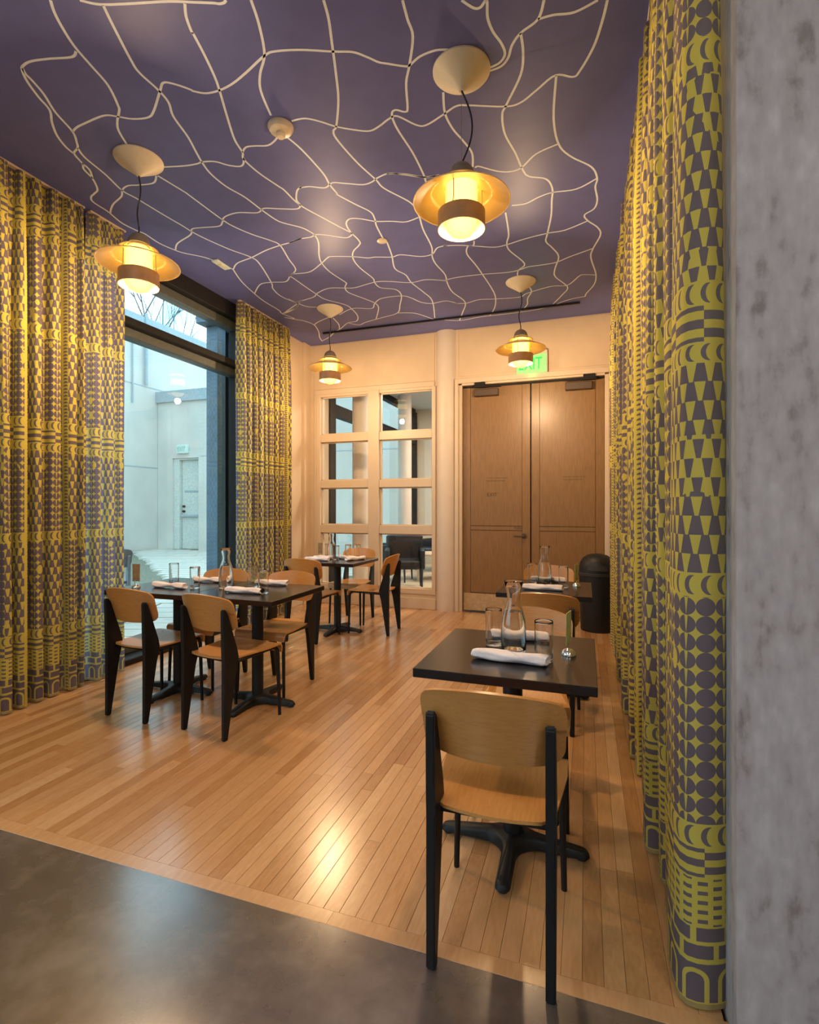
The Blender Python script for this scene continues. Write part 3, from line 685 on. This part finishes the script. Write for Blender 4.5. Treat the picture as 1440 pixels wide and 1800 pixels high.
tag(MB().box(-12.9, -12.4, 0, 16, -0.1, 6.6).build('courtyard_wall', 'outwall', smooth=0), **ST)
cw = bpy.data.objects['courtyard_wall']
MB().box(-12.95, -12.33, 0, 16, 6.6, 6.9).build('coping', 'coping', cw, 0)
for z in (2.45, 4.85): MB().box(-12.405, -12.392, 0, 16, z, z + 0.03).build('joint', 'coping', cw, 0)
for z in (1.0, ): MB().box(-12.403, -12.395, 0, 12.4, z, z + 0.02).build('joint', 'outwall', cw, 0)
MB().tube([(-12.32, 12.0, 4.9), (-12.32, 12.0, 7.0)], 0.045, 8).build('downpipe', 'coping', cw)
MB().tube([(-12.36, 11.55, 4.3), (-12.36, 11.55, 6.6)], 0.02, 8).build('downpipe', 'coping', cw)
mb = MB(); mb.box(-12.39, -11.83, 12.5, 13.6, -0.1, 4.45); mb.box(-11.83, -10.86, 12.5, 13.6, 2.75, 4.45); mb.box(-10.86, -3.9, 12.5, 13.6, -0.1, 4.45)
cd = tag(mb.build('courtyard_end_wall', 'outwall', smooth=0), **ST)
MB().box(-12.42, -3.9, 12.42, 13.6, 4.45, 4.78).build('coping', 'coping', cd, 0)
for z in (2.78, ): MB().box(-10.8, -3.9, 12.494, 12.50, z, z + 0.02).build('joint', 'coping', cd, 0)
d2 = tag(empty('door_2', (-11.3, 12.5, 0)), **ST)
part('door_frame', MB().box(-11.83, -11.62, 12.55, 12.75, 0, 2.75, 0.01), 'outdoor', d2, 0)
part('door_frame', MB().box(-10.92, -10.86, 12.55, 12.75, 0, 2.75, 0.01), 'outdoor', d2, 0)
part('door_frame', MB().box(-11.62, -10.92, 12.55, 12.75, 2.70, 2.75, 0.01), 'outdoor', d2, 0)
part('door_leaf', MB().box(-11.61, -10.93, 12.66, 12.72, 0.01, 2.70, 0.01), 'outdoor', d2, 0)
part('push_bar', MB().box(-11.58, -10.95, 12.58, 12.66, 0.98, 1.05, 0.01), 'coping', d2, 0)
part('sign_plate', MB().box(-11.50, -11.0, 12.65, 12.66, 1.72, 1.78), 'coping', d2, 0)
for z in (1.15, 1.30): part('lock', MB().tube([(-11.52, 12.66, z), (-11.52, 12.60, z)], 0.035, 12), 'darkframe', d2)
es = empty('exit_sign', (-11.40, 12.5, 2.88), label='small pale exit sign on the concrete wall above the courtyard door', cat='exit sign')
lpart('housing', MB().box(-0.20, 0.20, -0.09, 0.0, 0.0, 0.26, 0.01), 'signwhite', es, 0)
text('letters', 'EXIT', 0.20, 'extgreen', es, (-0.165, -0.095, 0.06), (PI / 2, 0, 0), 0.001).scale = (0.72, 1, 1)
mb = MB(); mb.box(-4.42, -4.25, 5.22, 5.37, -0.03, 3.52, 0.006); mb.box(-4.42, -4.25, 5.52, 5.67, -0.03, 3.52, 0.006)
sc_ = tag(mb.build('steel_post_pair', 'bluesteel', smooth=0), 'blue grey twin steel post outside the window beside the right curtain', 'post')
MB().box(-4.38, -4.33, 5.37, 5.52, -0.03, 3.52).build('web_plate', 'darkframe', sc_, 0)
MB().box(-4.46, -4.20, 5.08, 5.80, 3.52, 3.63, 0.01).build('cap_beam', 'bluesteel', sc_, 0)

def tree(loc, h, seed, label):
    R = random.Random(seed)
    t = empty('bare_tree', loc, label=label, cat='tree', group='bare trees beyond the courtyard wall')
    tb = MB(); bb = MB()
    def grow(mb, p, d, L, r, lev):
        n = 4; pts = [p]; rr = [r]
        for i in range(n):
            d = (d + Vector((R.uniform(-.16, .16), R.uniform(-.16, .16), R.uniform(-.02, .1)))).normalized()
            pts.append(pts[-1] + d * L / n); rr.append(r * (1 - 0.55 * (i + 1) / n))
        mb.tube(pts, rr, 5 if lev > 1 else 7)
        if lev < 4:
            for i in range(3 if lev else 5):
                k = R.choice([2, 3, 4]); a = R.uniform(0, 2 * PI)
                nd = (d + Vector((math.cos(a), math.sin(a), R.uniform(0.1, 0.6))) * R.uniform(0.5, 0.9)).normalized()
                grow(bb, pts[k], nd, L * R.uniform(0.45, 0.7), rr[k] * 0.7, lev + 1)
    grow(tb, Vector((0, 0, 0)), Vector((R.uniform(-.1, .1), R.uniform(-.1, .1), 1)).normalized(), h * 0.55, 0.085, 0)
    tb.build('trunk', 'bark', t); bb.build('branches', 'bark', t)
for i, (x, y, h) in enumerate(((-16.5, 14.5, 13), (-17.5, 17.0, 14), (-15.5, 19.8, 12), (-21.0, 22.5, 15), (-16.0, 24.5, 12))):
    tree((x, y, -0.1), h, 10 + i, ('leftmost bare tree with forked trunk above the courtyard wall', 'tall bare tree second from the left above the courtyard wall', 'thin bare tree in the middle above the courtyard wall',
          'bare tree fourth from the left above the courtyard wall', 'rightmost bare tree beside the blue steel post')[i])

# ------------------------------------------------------------------ curtains
def curtain(name, label, x, y0, y1, amp, widths, seed, side, z0=0.012, z1=3.505, u0=0.0, taper=0.0, group=None, lead=0.0):
    """side=+1: pattern faces +x. Cloth runs along y in folds of the given width range."""
    R = random.Random(seed)
    folds = []; y = y0
    while y < y1 - 0.02:
        w = R.uniform(*widths); folds.append((y, min(y + w, y1), R.uniform(0.78, 1.12), R.uniform(-0.008, 0.008))); y += w
    K = 22; rows = 15
    base = []   # (y, x offset, per fold) along the top
    for (a, b, am, dx) in folds:
        for k in range(K):
            t = k / K; th = 2 * PI * t
            base.append((a + (b - a) * t, th, am, dx, (b - a)))
    base.append((y1, 0.0, 1.0, 0, 0.1))
    bm = bmesh.new(); uvl = bm.loops.layers.uv.new('UVMap')
    # arc length from the middle row
    def pt(i, v):
        yy, th, am, dx, w = base[i]
        A = amp * am * (0.55 + 0.45 * min(1.0, (1 - v) * 4.0 + 0.15)) * (1 + 0.18 * math.sin(3 * v + yy * 9))
        X = x + dx * (1 - v) - side * A * math.cos(th) * (1.0) + side * 0.10 * A * math.cos(3 * th)
        if i < K: yy = yy + (0.05 - 0.085 * max(0.0, math.sin(th))) * lead * (1 if i < K // 2 else max(0, 1 - (i - K // 2) / (K / 2)))
        Yo = yy + w * 0.105 * math.sin(2 * th) * (0.7 + 0.3 * (1 - v)) + 0.006 * math.sin(yy * 31 + v * 4)
        return Vector((X, Yo, z0 + (z1 - z0) * v - taper * 0))
    L = [0.0]
    for i in range(1, len(base)): L.append(L[-1] + (pt(i, 0.4) - pt(i - 1, 0.4)).length)
    G = [[bm.verts.new(pt(i, j / rows)) for i in range(len(base))] for j in range(rows + 1)]
    for j in range(rows):
        for i in range(len(base) - 1):
            f = bm.faces.new([G[j][i], G[j][i + 1], G[j + 1][i + 1], G[j + 1][i]])
            f.smooth = True
            for lp, (ii, jj) in zip(f.loops, ((i, j), (i + 1, j), (i + 1, j + 1), (i, j + 1))):
                lp[uvl].uv = (u0 + L[ii] * side * -1 + 50.0, z0 + (z1 - z0) * jj / rows)
    me = bpy.data.meshes.new(name); bm.to_mesh(me); bm.free(); me.materials.append(M['cloth'])
    o = put(name, me)
    tag(o, label, 'curtain', group)
    tk = MB().box(x - 0.02, x + 0.02, y0, y1, z1, 3.519, 0.003).build('curtain_track', 'trim', o, 0)
    return o
curtain('patterned_curtain', 'long yellow and purple patterned curtain along the right wall', 0.282, 1.50, 5.60, 0.056, (0.15, 0.24), 5, -1, u0=0.20, lead=1.0)
curtain('patterned_curtain', 'patterned curtain at the far left edge, lit orange by the lamp', -3.505, 1.50, 2.835, 0.055, (0.10, 0.14), 8, 1)
curtain('patterned_curtain', 'backlit patterned curtain over the left edge of the courtyard window', -3.500, 2.875, 3.19, 0.048, (0.09, 0.13), 9, 1)
curtain('patterned_curtain', 'patterned curtain between the courtyard window and the back corner', -3.505, 4.64, 5.60, 0.052, (0.09, 0.13), 12, 1)

# ------------------------------------------------------------------ pendants and other ceiling fittings
def pendant():
    r = empty('pendant_lamp')          # origin on the ceiling, everything hangs below
    MB().lathe([(0.0, -0.105), (0.013, -0.105), (0.02, -0.098), (0.138, -0.016), (0.145, -0.008), (0.145, -0.001), (0.0, -0.001)], 40).build('ceiling_rose', 'canopy', r)
    MB().tube([(0, 0, -0.10), (0, 0, -0.475)], 0.0012, 5).build('hanging_wire', 'steel', r)
    MB().lathe([(0.0, -0.470), (0.022, -0.474), (0.045, -0.488), (0.060, -0.508), (0.067, -0.532), (0.068, -0.545), (0.060, -0.545), (0.0, -0.52)], 32).build('cap', 'capgrey', r)
    MB().lathe([(0.066, -0.548), (0.118, -0.576), (0.120, -0.580), (0.117, -0.581), (0.066, -0.553)], 40, closed=True).build('upper_ring', 'shade', r)
    MB().lathe([(0.088, -0.592), (0.243, -0.664), (0.245, -0.668), (0.242, -0.670), (0.088, -0.597)], 56, closed=True).build('shade', 'shade', r)
    MB().lathe([(0.116, -0.718), (0.119, -0.720), (0.119, -0.806), (0.116, -0.808), (0.113, -0.806), (0.113, -0.720)], 48, closed=True).build('lower_ring', 'ring', r)
    for k in range(3):
        a = PI / 2 + 2 * PI * k / 3 + 0.9; c, s = math.cos(a), math.sin(a)
        MB().tube([(0.066 * c, 0.066 * s, -0.545), (0.104 * c, 0.104 * s, -0.585), (0.106 * c, 0.106 * s, -0.70), (0.114 * c, 0.114 * s, -0.725)], 0.0028, 6).build('rod', 'steel', r)
    MB().lathe([(0.060, -0.560), (0.080, -0.580), (0.080, -0.770), (0.074, -0.800), (0.055, -0.825), (0.028, -0.838), (0.0, -0.842)], 32).build('glass_shade', 'glow', r)
    return r
pend = pendant()
PL = [((-2.69, 2.56), 'near left pendant lamp by the curtains, glowing amber', 0.4, 0.02), ((-0.595, 2.56), 'nearest pendant lamp on the right, biggest and brightest with a bowed cord', 0.0, 0.055),
      ((-2.70, 5.18), 'far left pendant lamp above the corner table', 1.1, 0.012), ((-0.605, 5.16), 'far right pendant lamp hanging in front of the exit sign', 2.0, 0.02)]
pends = [pend] + [copy_tree(pend) for _ in range(3)]
for i, ((x, y), lab, rz, bow) in enumerate(PL):
    o = pends[i]
    o.location = (x, y, H); o['label'] = lab; o['category'] = 'lamp'; o['group'] = 'pendant lamps over the dining tables'; o.rotation_euler = (0, 0, 0)
    for c in kids(o):
        if c.name.startswith('rod'): pass
    # each cord hangs with a bow of its own
    P = []
    for k in range(13):
        t = k / 12; P.append((bow * math.sin(PI * t) * (0.95 if i == 1 else math.sin(2 * PI * t + 0.6)), bow * 0.3 * math.sin(PI * t), -0.10 - 0.375 * t))
    MB().tube(P, 0.0045, 8).build('cord', 'cord', o)
    # the bulb shines down out of the open ring; the frosted glass itself glows
    ld = bpy.data.lights.new('bulb', 'POINT'); ld.energy = LAMP_W; ld.color = LAMP_COL; ld.shadow_soft_size = 0.035
    lo = bpy.data.objects.new('bulb', ld); COL.objects.link(lo); lo.parent = o; lo.location = (0, 0, -0.895)

t = empty('smoke_detector', (-1.675, 2.60, H), label='ivory smoke detector on the ceiling between the near lamps', cat='smoke detector')
lpart('base', MB().lathe([(0.0, 0), (0.073, -0.001), (0.073, -0.012), (0.062, -0.030), (0.034, -0.040), (0.0, -0.040)], 36), 'plastic_white', t)
lpart('sensor_cap', MB().lathe([(0.0, -0.068), (0.020, -0.066), (0.028, -0.055), (0.028, -0.040), (0.0, -0.040)], 28), 'plastic_white', t)
t = empty('sprinkler_cover', (-1.60, 3.99, H), label='small round white disc on the middle of the ceiling', cat='sprinkler')
lpart('disc', MB().lathe([(0, -0.012), (0.034, -0.012), (0.042, -0.008), (0.042, -0.001), (0, -0.001)], 28), 'plastic_white', t)
t = empty('sensor_plate', (-3.135, 3.90, H), label='small square white sensor plate on the ceiling near the window', cat='sensor')
lpart('plate', MB().box(-0.035, 0.035, -0.09, 0.09, -0.018, -0.001, 0.004), 'signwhite', t)
lpart('lens', MB().box(-0.018, 0.018, -0.03, 0.03, -0.022, -0.017, 0.002), 'plastic_white', t)
t = empty('ceiling_rail', (-1.61, 5.875, H), label='thin black rail on the ceiling in front of the back wall', cat='rail')
lpart('rail', MB().box(-1.54, 1.54, -0.011, 0.011, -0.020, -0.001, 0.002), 'black', t, 0)
for s in (-1, 1): lpart('end_cap', MB().box(min(s * 1.54, s * 1.552), max(s * 1.54, s * 1.552), -0.013, 0.013, -0.022, -0.001, 0.002), 'rubber', t, 0)

# ------------------------------------------------------------------ dining chairs
def make_chair(mats=('oakseat', 'oakback', 'black')):
    r = empty('dining_chair')
    def seatfn(u, v):
        a = u * 2 - 1
        s = -0.190 + v * 0.455
        hw = 0.168 + 0.034 * min(1, max(0, (v) * 1.6))
        fr = 0.045
        if v < 0.10: hw -= 0.03 * (1 - v / 0.10) ** 2
        x = a * hw
        yf = 0.190
        if s <= yf: y = s; z = 0.452 - 0.012 * math.sin(PI * min(1, (s + 0.19) / 0.38)) * (1 - a * a * 0.8) + 0.006 * (s + 0.19)
        else:
            d = s - yf; ang = min(d / 0.028, PI / 2 * 0.94); ex = max(0, d - 0.028 * ang)
            y = yf + 0.028 * math.sin(ang) + ex * 0.08; z = 0.4543 - 0.028 * (1 - math.cos(ang)) - ex
            x *= 1 - 0.03 * ex / 0.03
        if v < 0.15: y -= 0.018 * (1 - a * a) * (1 - v / 0.15)
        return (x, y, z), (0, 0, -1) if s <= yf else (0, -math.sin(min(PI / 2, (s - yf) / 0.028)), -math.cos(min(PI / 2, (s - yf) / 0.028)))
    MB().sheet(seatfn, 16, 22, 0.010).build('seat', mats[0], r, 0.9)
    def backfn(u, v):
        Hh = 0.207; zc = 0.602; a = u * 2 - 1
        rc = 0.052; zz = v * Hh
        # rounded corners
        if zz < rc: cut = rc - math.sqrt(max(0, rc * rc - (rc - zz) ** 2))
        elif zz > Hh - rc: cut = (rc - math.sqrt(max(0, rc * rc - (zz - Hh + rc) ** 2))) 
        else: cut = 0
        W = 0.200 + 0.008 * v - cut
        x = a * W
        y = -0.193 - 0.062 * v + 0.050 * (x / 0.2) ** 2 - 0.012
        z = zc + zz - (0.010 * a * a if v > 0.5 else 0.0) + 0.006 * (1 - a * a) * (1 if v > 0.5 else -1) * abs(v - 0.5) * 2
        return (x, y, z), Vector((-0.5 * x, 0.95, 0.28)).normalized()
    MB().sheet(backfn, 20, 20, 0.010).build('backrest', mats[1], r, 0.9)
    prof = [(-0.236, 0.0), (-0.208, 0.0), (-0.150, 0.36), (-0.128, 0.425), (-0.126, 0.455), (-0.140, 0.50), (-0.214, 0.715), (-0.222, 0.732), (-0.234, 0.738), (-0.243, 0.728), (-0.236, 0.52), (-0.232, 0.44)]
    for s in (-1, 1):
        a, b = s * 0.165 - 0.0135, s * 0.165 + 0.0135
        MB().prism(prof, 'x', a, b, 0.004).build('leg', mats[2], r, 0.7)
    for s in (-1, 1):
        x = s * 0.178
        MB().tube([(x * 0.97, -0.135, 0.425), (x * 0.99, 0.150, 0.434), (x, 0.178, 0.428), (x, 0.190, 0.412), (x * 1.01, 0.196, 0.39), (x * 1.06, 0.205, 0.0)], [0.011, 0.011, 0.012, 0.012, 0.0125, 0.010], 10).build('leg', mats[2], r)
    MB().tube([(-0.165, -0.165, 0.428), (0.165, -0.165, 0.428)], 0.010, 8).build('crossbar', mats[2], r)
    MB().tube([(-0.176, 0.165, 0.428), (0.176, 0.165, 0.428)], 0.010, 8).build('crossbar', mats[2], r)
    if mats[2] == 'black':
        for s in (-1, 1):
            MB().tube([(s * 0.165, -0.168, 0.665), (s * 0.165, -0.1615, 0.667)], 0.007, 10).build('bolt', 'chrome', r)
            MB().tube([(s * 0.120, 0.150, 0.448), (s * 0.120, 0.150, 0.4575)], 0.006, 10).build('bolt', 'chrome', r)
    return r
chair0 = make_chair(); used = []
GC = 'bentwood dining chairs with black steel legs'
def place_chair(x, y, deg, label):
    o = chair0 if not used else copy_tree(chair0)
    used.append(o); o.location = (x, y, 0); o.rotation_euler = (0, 0, math.radians(deg))
    tag(o, label, 'chair', GC); return o
place_chair(-0.256, 1.648, 0.8, 'nearest oak dining chair, seen from behind on the floor border')
place_chair(-0.262, 2.385, 180.5, 'oak chair on the far side of the nearest table, facing the camera')
place_chair(-0.235, 3.330, -1, 'oak chair tucked under the second table on the right, back to the camera')
place_chair(-0.30, 4.30, 179, 'oak chair beyond the second table on the right, in front of the double doors')
place_chair(-2.674, 2.688, -4.6, 'oak chair by the left curtain, back to the camera at the long table')
place_chair(-2.050, 2.660, -8.5, 'oak chair at the right end of the long table, back to the camera')
place_chair(-2.715, 3.24, 182, 'oak chair behind the carafe on the window side of the long table')
place_chair(-2.133, 3.262, 180, 'oak chair facing the camera at the right end of the long table')
place_chair(-2.590, 4.600, -1, 'oak chair on the near side of the corner table, back to the camera')
place_chair(-2.120, 5.060, 90, 'oak chair at the right side of the corner table, seen side on')
place_chair(-2.545, 5.43, 181, 'oak chair between the corner table and the glazed partition')
oc = make_chair(('outgrey', 'outgrey', 'outgrey')); oc.name = 'patio_chair'
oc.location = (-5.25, 4.55, -0.02); oc.rotation_euler = (0, 0, math.radians(60)); oc.scale = (1.05, 1.05, 1.05)
tag(oc, 'grey metal patio chair outside in the courtyard beside the left curtain', 'chair')

# ------------------------------------------------------------------ tables
def make_table(hx, hy):
    r = empty('dining_table')
    MB().box(-hx, hx, -hy, hy, 0.718, 0.750, 0.0025).build('tabletop', 'tabletop', r, 0.4)
    MB().lathe([(0.0, 0.05), (0.038, 0.05), (0.038, 0.70), (0.0, 0.70)], 24).build('pedestal', 'iron', r)
    MB().box(-0.20, 0.20, -0.20, 0.20, 0.700, 0.718, 0.003).build('top_plate', 'iron', r, 0.3)
    # four-armed foot with concave webs
    poly = []; hw = 0.026; Lr = 0.285; R = 0.085
    for q in range(4):
        c, s = math.cos(q * PI / 2), math.sin(q * PI / 2)
        rot = lambda p: (p[0] * c - p[1] * s, p[0] * s + p[1] * c)
        for k in range(7):
            a = -PI / 2 + PI * k / 6
            poly.append(rot((Lr - hw + hw * math.cos(a), hw * math.sin(a))))
        # web to the next arm
        cx = hw + R; 
        for k in range(6):
            a = -PI / 2 - (PI / 2) * k / 5
            poly.append(rot((cx + R * math.cos(a), cx + R * math.sin(a))))
    mb = MB()
    top = lambda x, y: 0.062 - 0.030 * min(1, math.hypot(x, y) / Lr) ** 1.3
    A = [mb.b.verts.new((x, y, 0.012)) for x, y in poly]; B = [mb.b.verts.new((x * 0.995, y * 0.995, top(x, y) - 0.012)) for x, y in poly]
    Cc = [mb.b.verts.new((x * 0.97 if abs(x) > abs(y) else x * 0.72, y * 0.97 if abs(y) > abs(x) else y * 0.72, top(x, y))) for x, y in poly]
    n = len(poly); ctr = mb.b.verts.new((0, 0, 0.066)); cb = mb.b.verts.new((0, 0, 0.012))
    for i in range(n):
        j = (i + 1) % n
        mb.b.faces.new([A[i], A[j], B[j], B[i]]); mb.b.faces.new([B[i], B[j], Cc[j], Cc[i]]); mb.b.faces.new([Cc[i], Cc[j], ctr]); mb.b.faces.new([A[j], A[i], cb])
    ft = mb.build('foot', 'iron', r, 0.9)
    for q in range(4):
        c, s = math.cos(q * PI / 2), math.sin(q * PI / 2)
        MB().lathe([(0, 0), (0.018, 0), (0.018, 0.013), (0, 0.013)], 14, (c * 0.255, s * 0.255, 0)).build('glide', 'rubber', ft)
    return r
TB = {}
def table(key, x, y, hx, hy, label, group=None):
    if (hx, hy) in TB: o = copy_tree(TB[(hx, hy)])
    else: o = TB[(hx, hy)] = make_table(hx, hy)
    o.location = (x, y, 0); tag(o, label, 'table', 'black pedestal tables'); return o
table('a', -0.270, 2.040, 0.306, 0.316, 'nearest black square table, on the right in front of the patterned curtain')
table('b', -0.262, 3.740, 0.300, 0.330, 'second black table on the right, beside the black bin')
table('c', -2.752, 2.970, 0.328, 0.328, 'left half of the long black table, by the window')
table('d', -2.092, 2.970, 0.328, 0.328, 'right half of the long black table, with the carafe on its seam')
table('e', -2.480, 4.925, 0.330, 0.330, 'black corner table in front of the glazed partition')

# ------------------------------------------------------------------ table ware
ZT = 0.7505
def lathe_mesh(name, prof, mat, n=32): return MB().lathe(prof, n).mesh(name, mat, 0.8)
car_m = lathe_mesh('bottle', [(0, 0), (0.044, 0), (0.0475, 0.004), (0.0485, 0.02), (0.0485, 0.095), (0.046, 0.125), (0.037, 0.160), (0.028, 0.185), (0.0245, 0.205), (0.0255, 0.225), (0.031, 0.250), (0.0385, 0.274),
    (0.0375, 0.276), (0.036, 0.274), (0.0285, 0.250), (0.0230, 0.225), (0.0220, 0.205), (0.0255, 0.185), (0.0345, 0.160), (0.0435, 0.125), (0.046, 0.095), (0.046, 0.022), (0.042, 0.012), (0, 0.009)], 'glass')
wat_m = lathe_mesh('water', [(0, 0.0105), (0.041, 0.013), (0.0455, 0.023), (0.0455, 0.095), (0.0430, 0.125), (0.0338, 0.158), (0, 0.158)], 'water')
gl_m = lathe_mesh('tumbler', [(0, 0), (0.030, 0), (0.0322, 0.0025), (0.0326, 0.006), (0.0329, 0.03), (0.0339, 0.138), (0.034, 0.146), (0.033, 0.1475), (0.0318, 0.146), (0.0317, 0.138), (0.0305, 0.03), (0.0303, 0.019), (0.0285, 0.0145), (0.025, 0.012), (0, 0.012)], 'glass')
def carafe(x, y, label):
    t = empty('carafe', (x, y, ZT), label=label, cat='carafe', group='glass water carafes')
    put('bottle', car_m, t); put('water', wat_m, t)
def tumbler(x, y, label):
    tag(put('drinking_glass', gl_m, None, (x, y, ZT)), label, 'glass', 'clear drinking glasses')
def napkin(x, y, deg, label, L=0.25, kind=0, seed=1):
    R = random.Random(seed); ph = R.uniform(0, 6)
    def fn(u, v):
        th = u * 2 * PI; t = v * 2 - 1
        r0 = 0.0235
        r = r0 * (1 + 0.10 * math.sin(2 * th + 5 * t + ph) + 0.05 * math.sin(5 * th - 4 * t))
        if kind == 1: r *= 1 - 0.38 * math.exp(-((t - 0.05) / 0.22) ** 2) + 0.10 * t * t
        e = max(0, abs(t) - 0.93) / 0.07
        r *= math.sqrt(max(0.0, 1 - e * e * 0.35))
        if th > PI * 1.0 and th < 1.35 * PI: r *= 1.07
        z = 0.020 + r * math.sin(th) * 0.80
        return (t * L / 2 + 0.006 * math.sin(th + ph) * abs(t), r * math.cos(th) * 1.12, max(0.0005, z)), (0, 0, 1)
    mb = MB(); mb.sheet(fn, 26, 24)
    # ends: folded spiral
    for sgn in (-1, 1):
        c = mb.b.verts.new((sgn * (L / 2 - 0.012), 0.0, 0.019))
        ring = [fn(i / 26, 0.0 if sgn < 0 else 1.0)[0] for i in range(27)]
        vs = [mb.b.verts.new(p) for p in ring]
        for i in range(26): mb.b.faces.new([vs[i], vs[i + 1], c])
    bmesh.ops.remove_doubles(mb.b, verts=mb.b.verts, dist=1e-5)
    o = mb.build('napkin', 'napkin', None, 0.9, (x, y, ZT), math.radians(deg))
    tag(o, label, 'napkin', 'rolled cloth napkins')
    mb = MB(); P = []
    for k in range(13): th = PI * 0.1 + 2 * PI * 0.42 * k / 12; P.append(fn(th / (2 * PI), 0.5 + 0.38 * (k / 12 - 0.5))[0])
    mb.tube([(p[0], p[1], p[2] + 0.0012) for p in P], 0.0012, 5); mb.build('fold_edge', 'napkin', o)
def holder(x, y, deg, label, card, w=0.06, h=0.115, lab2=None):
    t = empty('menu_holder', (x, y, ZT), math.radians(deg), label=label, cat='menu holder', group='chrome menu card holders')
    lpart('base', MB().lathe([(0, 0), (0.028, 0), (0.028, 0.004), (0.024, 0.016), (0.014, 0.024), (0.004, 0.027), (0, 0.027)], 24), 'chrome', t)
    mb = MB()
    for s in (-1, 1): mb.tube([(s * 0.004, 0.0, 0.022), (s * 0.010, s * 0.003, 0.035), (s * 0.004, s * 0.004, 0.052), (-s * 0.006, s * 0.003, 0.062)], 0.0016, 6)
    lpart('clip', mb, 'chrome', t)
    c = lpart('card', MB().box(-w / 2, w / 2, -0.0012, 0.0012, 0.045, 0.045 + h, 0.0004), card, t, 0); c['label'] = lab2 or 'printed card held in the clip'
carafe(-0.267, 2.045, 'largest carafe, on the nearest table')
tumbler(-0.357, 2.118, 'drinking glass left of the carafe on the nearest table')
tumbler(-0.146, 1.958, 'drinking glass at the right front of the nearest table')
napkin(-0.262, 1.905, -4, 'pinkish rolled napkin at the front of the nearest table', 0.27, 0, 3)
napkin(-0.262, 2.235, 6, 'rolled napkin behind the carafe on the nearest table', 0.25, 0, 5)
holder(-0.062, 2.062, 78, 'chrome holder with a green card at the right of the nearest table', 'cardgreen', 0.075, 0.12, 'pale green card seen almost edge on')
carafe(-0.285, 3.90, 'carafe on the second table on the right')
tumbler(-0.372, 3.88, 'drinking glass left of the carafe on the second table on the right')
tumbler(-0.146, 3.76, 'drinking glass right of the carafe on the second table on the right')
napkin(-0.275, 3.60, 1, 'white rolled napkin at the front of the second table on the right', 0.26, 0, 7)
napkin(-0.262, 3.995, 2, 'white rolled napkin behind the carafe on the second table on the right', 0.25, 0, 9)
holder(-0.062, 3.84, 71, 'chrome holder with a card seen edge on, second table on the right', 'cardgreen', 0.06, 0.11)
carafe(-2.352, 2.975, 'carafe in the middle of the long table')
tumbler(-2.858, 3.035, 'leftmost drinking glass on the long table')
tumbler(-2.555, 2.905, 'drinking glass beside the bow shaped napkin on the long table')
tumbler(-2.200, 3.070, 'drinking glass right of the carafe on the long table, the farther one')
tumbler(-1.985, 2.880, 'rightmost drinking glass on the long table')
napkin(-2.730, 2.860, 0, 'bow shaped rolled napkin at the left front of the long table', 0.27, 1, 11)
napkin(-2.665, 3.170, 8, 'rolled napkin on the window side of the long table', 0.24, 1, 12)
napkin(-2.105, 2.845, 3, 'rolled napkin at the right front of the long table', 0.26, 0, 13)
napkin(-2.130, 3.195, 6, 'rolled napkin at the far right of the long table', 0.24, 0, 14)
holder(-2.955, 2.79, 12, 'chrome holder with a brown card at the left end of the long table', 'cardbrown', 0.055, 0.12, 'brown printed card')
carafe(-2.600, 5.02, 'carafe on the corner table')
tumbler(-2.70, 5.13, 'drinking glass left of the carafe on the corner table')
tumbler(-2.50, 4.93, 'drinking glass in front of the carafe on the corner table')
tumbler(-2.44, 5.10, 'drinking glass right of the carafe on the corner table')
tumbler(-2.36, 5.16, 'rightmost drinking glass on the corner table')
napkin(-2.635, 4.77, 4, 'white rolled napkin at the left front of the corner table', 0.26, 0, 21)
napkin(-2.285, 4.95, 62, 'pinkish rolled napkin at the right edge of the corner table', 0.24, 0, 22)
napkin(-2.66, 4.93, 20, 'rolled napkin beside the carafe on the corner table', 0.2, 0, 23)
napkin(-2.42, 5.02, -10, 'rolled napkin behind the glasses on the corner table', 0.2, 1, 24)
holder(-2.735, 5.02, 20, 'chrome holder with a brown card on the corner table', 'cardbrown', 0.05, 0.12)

# ------------------------------------------------------------------ bin
t = empty('waste_bin', (0.115, 5.86, 0), label='black round bin with a domed lid between the curtain and the doors', cat='bin')
lpart('body', MB().lathe([(0, 0), (0.165, 0), (0.170, 0.01), (0.185, 0.60), (0.0, 0.60)], 40), 'iron', t)
lpart('rim', MB().lathe([(0.188, 0.58), (0.192, 0.585), (0.192, 0.61), (0.186, 0.615), (0.184, 0.58)], 40, closed=True), 'rubber', t)
lpart('domed_lid', MB().lathe([(0.186, 0.60), (0.186, 0.66), (0.175, 0.715), (0.145, 0.765), (0.10, 0.795), (0.05, 0.808), (0.0, 0.811)], 40), 'iron', t)
mb = MB(); mb.sheet(lambda u, v: ((0.19 * math.sin((u - 0.5) * 1.1) * (1 - 0.12 * v), -0.192 * math.cos((u - 0.5) * 1.1) * (1 - 0.13 * v), 0.645 + 0.075 * v), (0, -1, 0)), 12, 5, 0.004)
lpart('flap', mb, 'rubber', t)
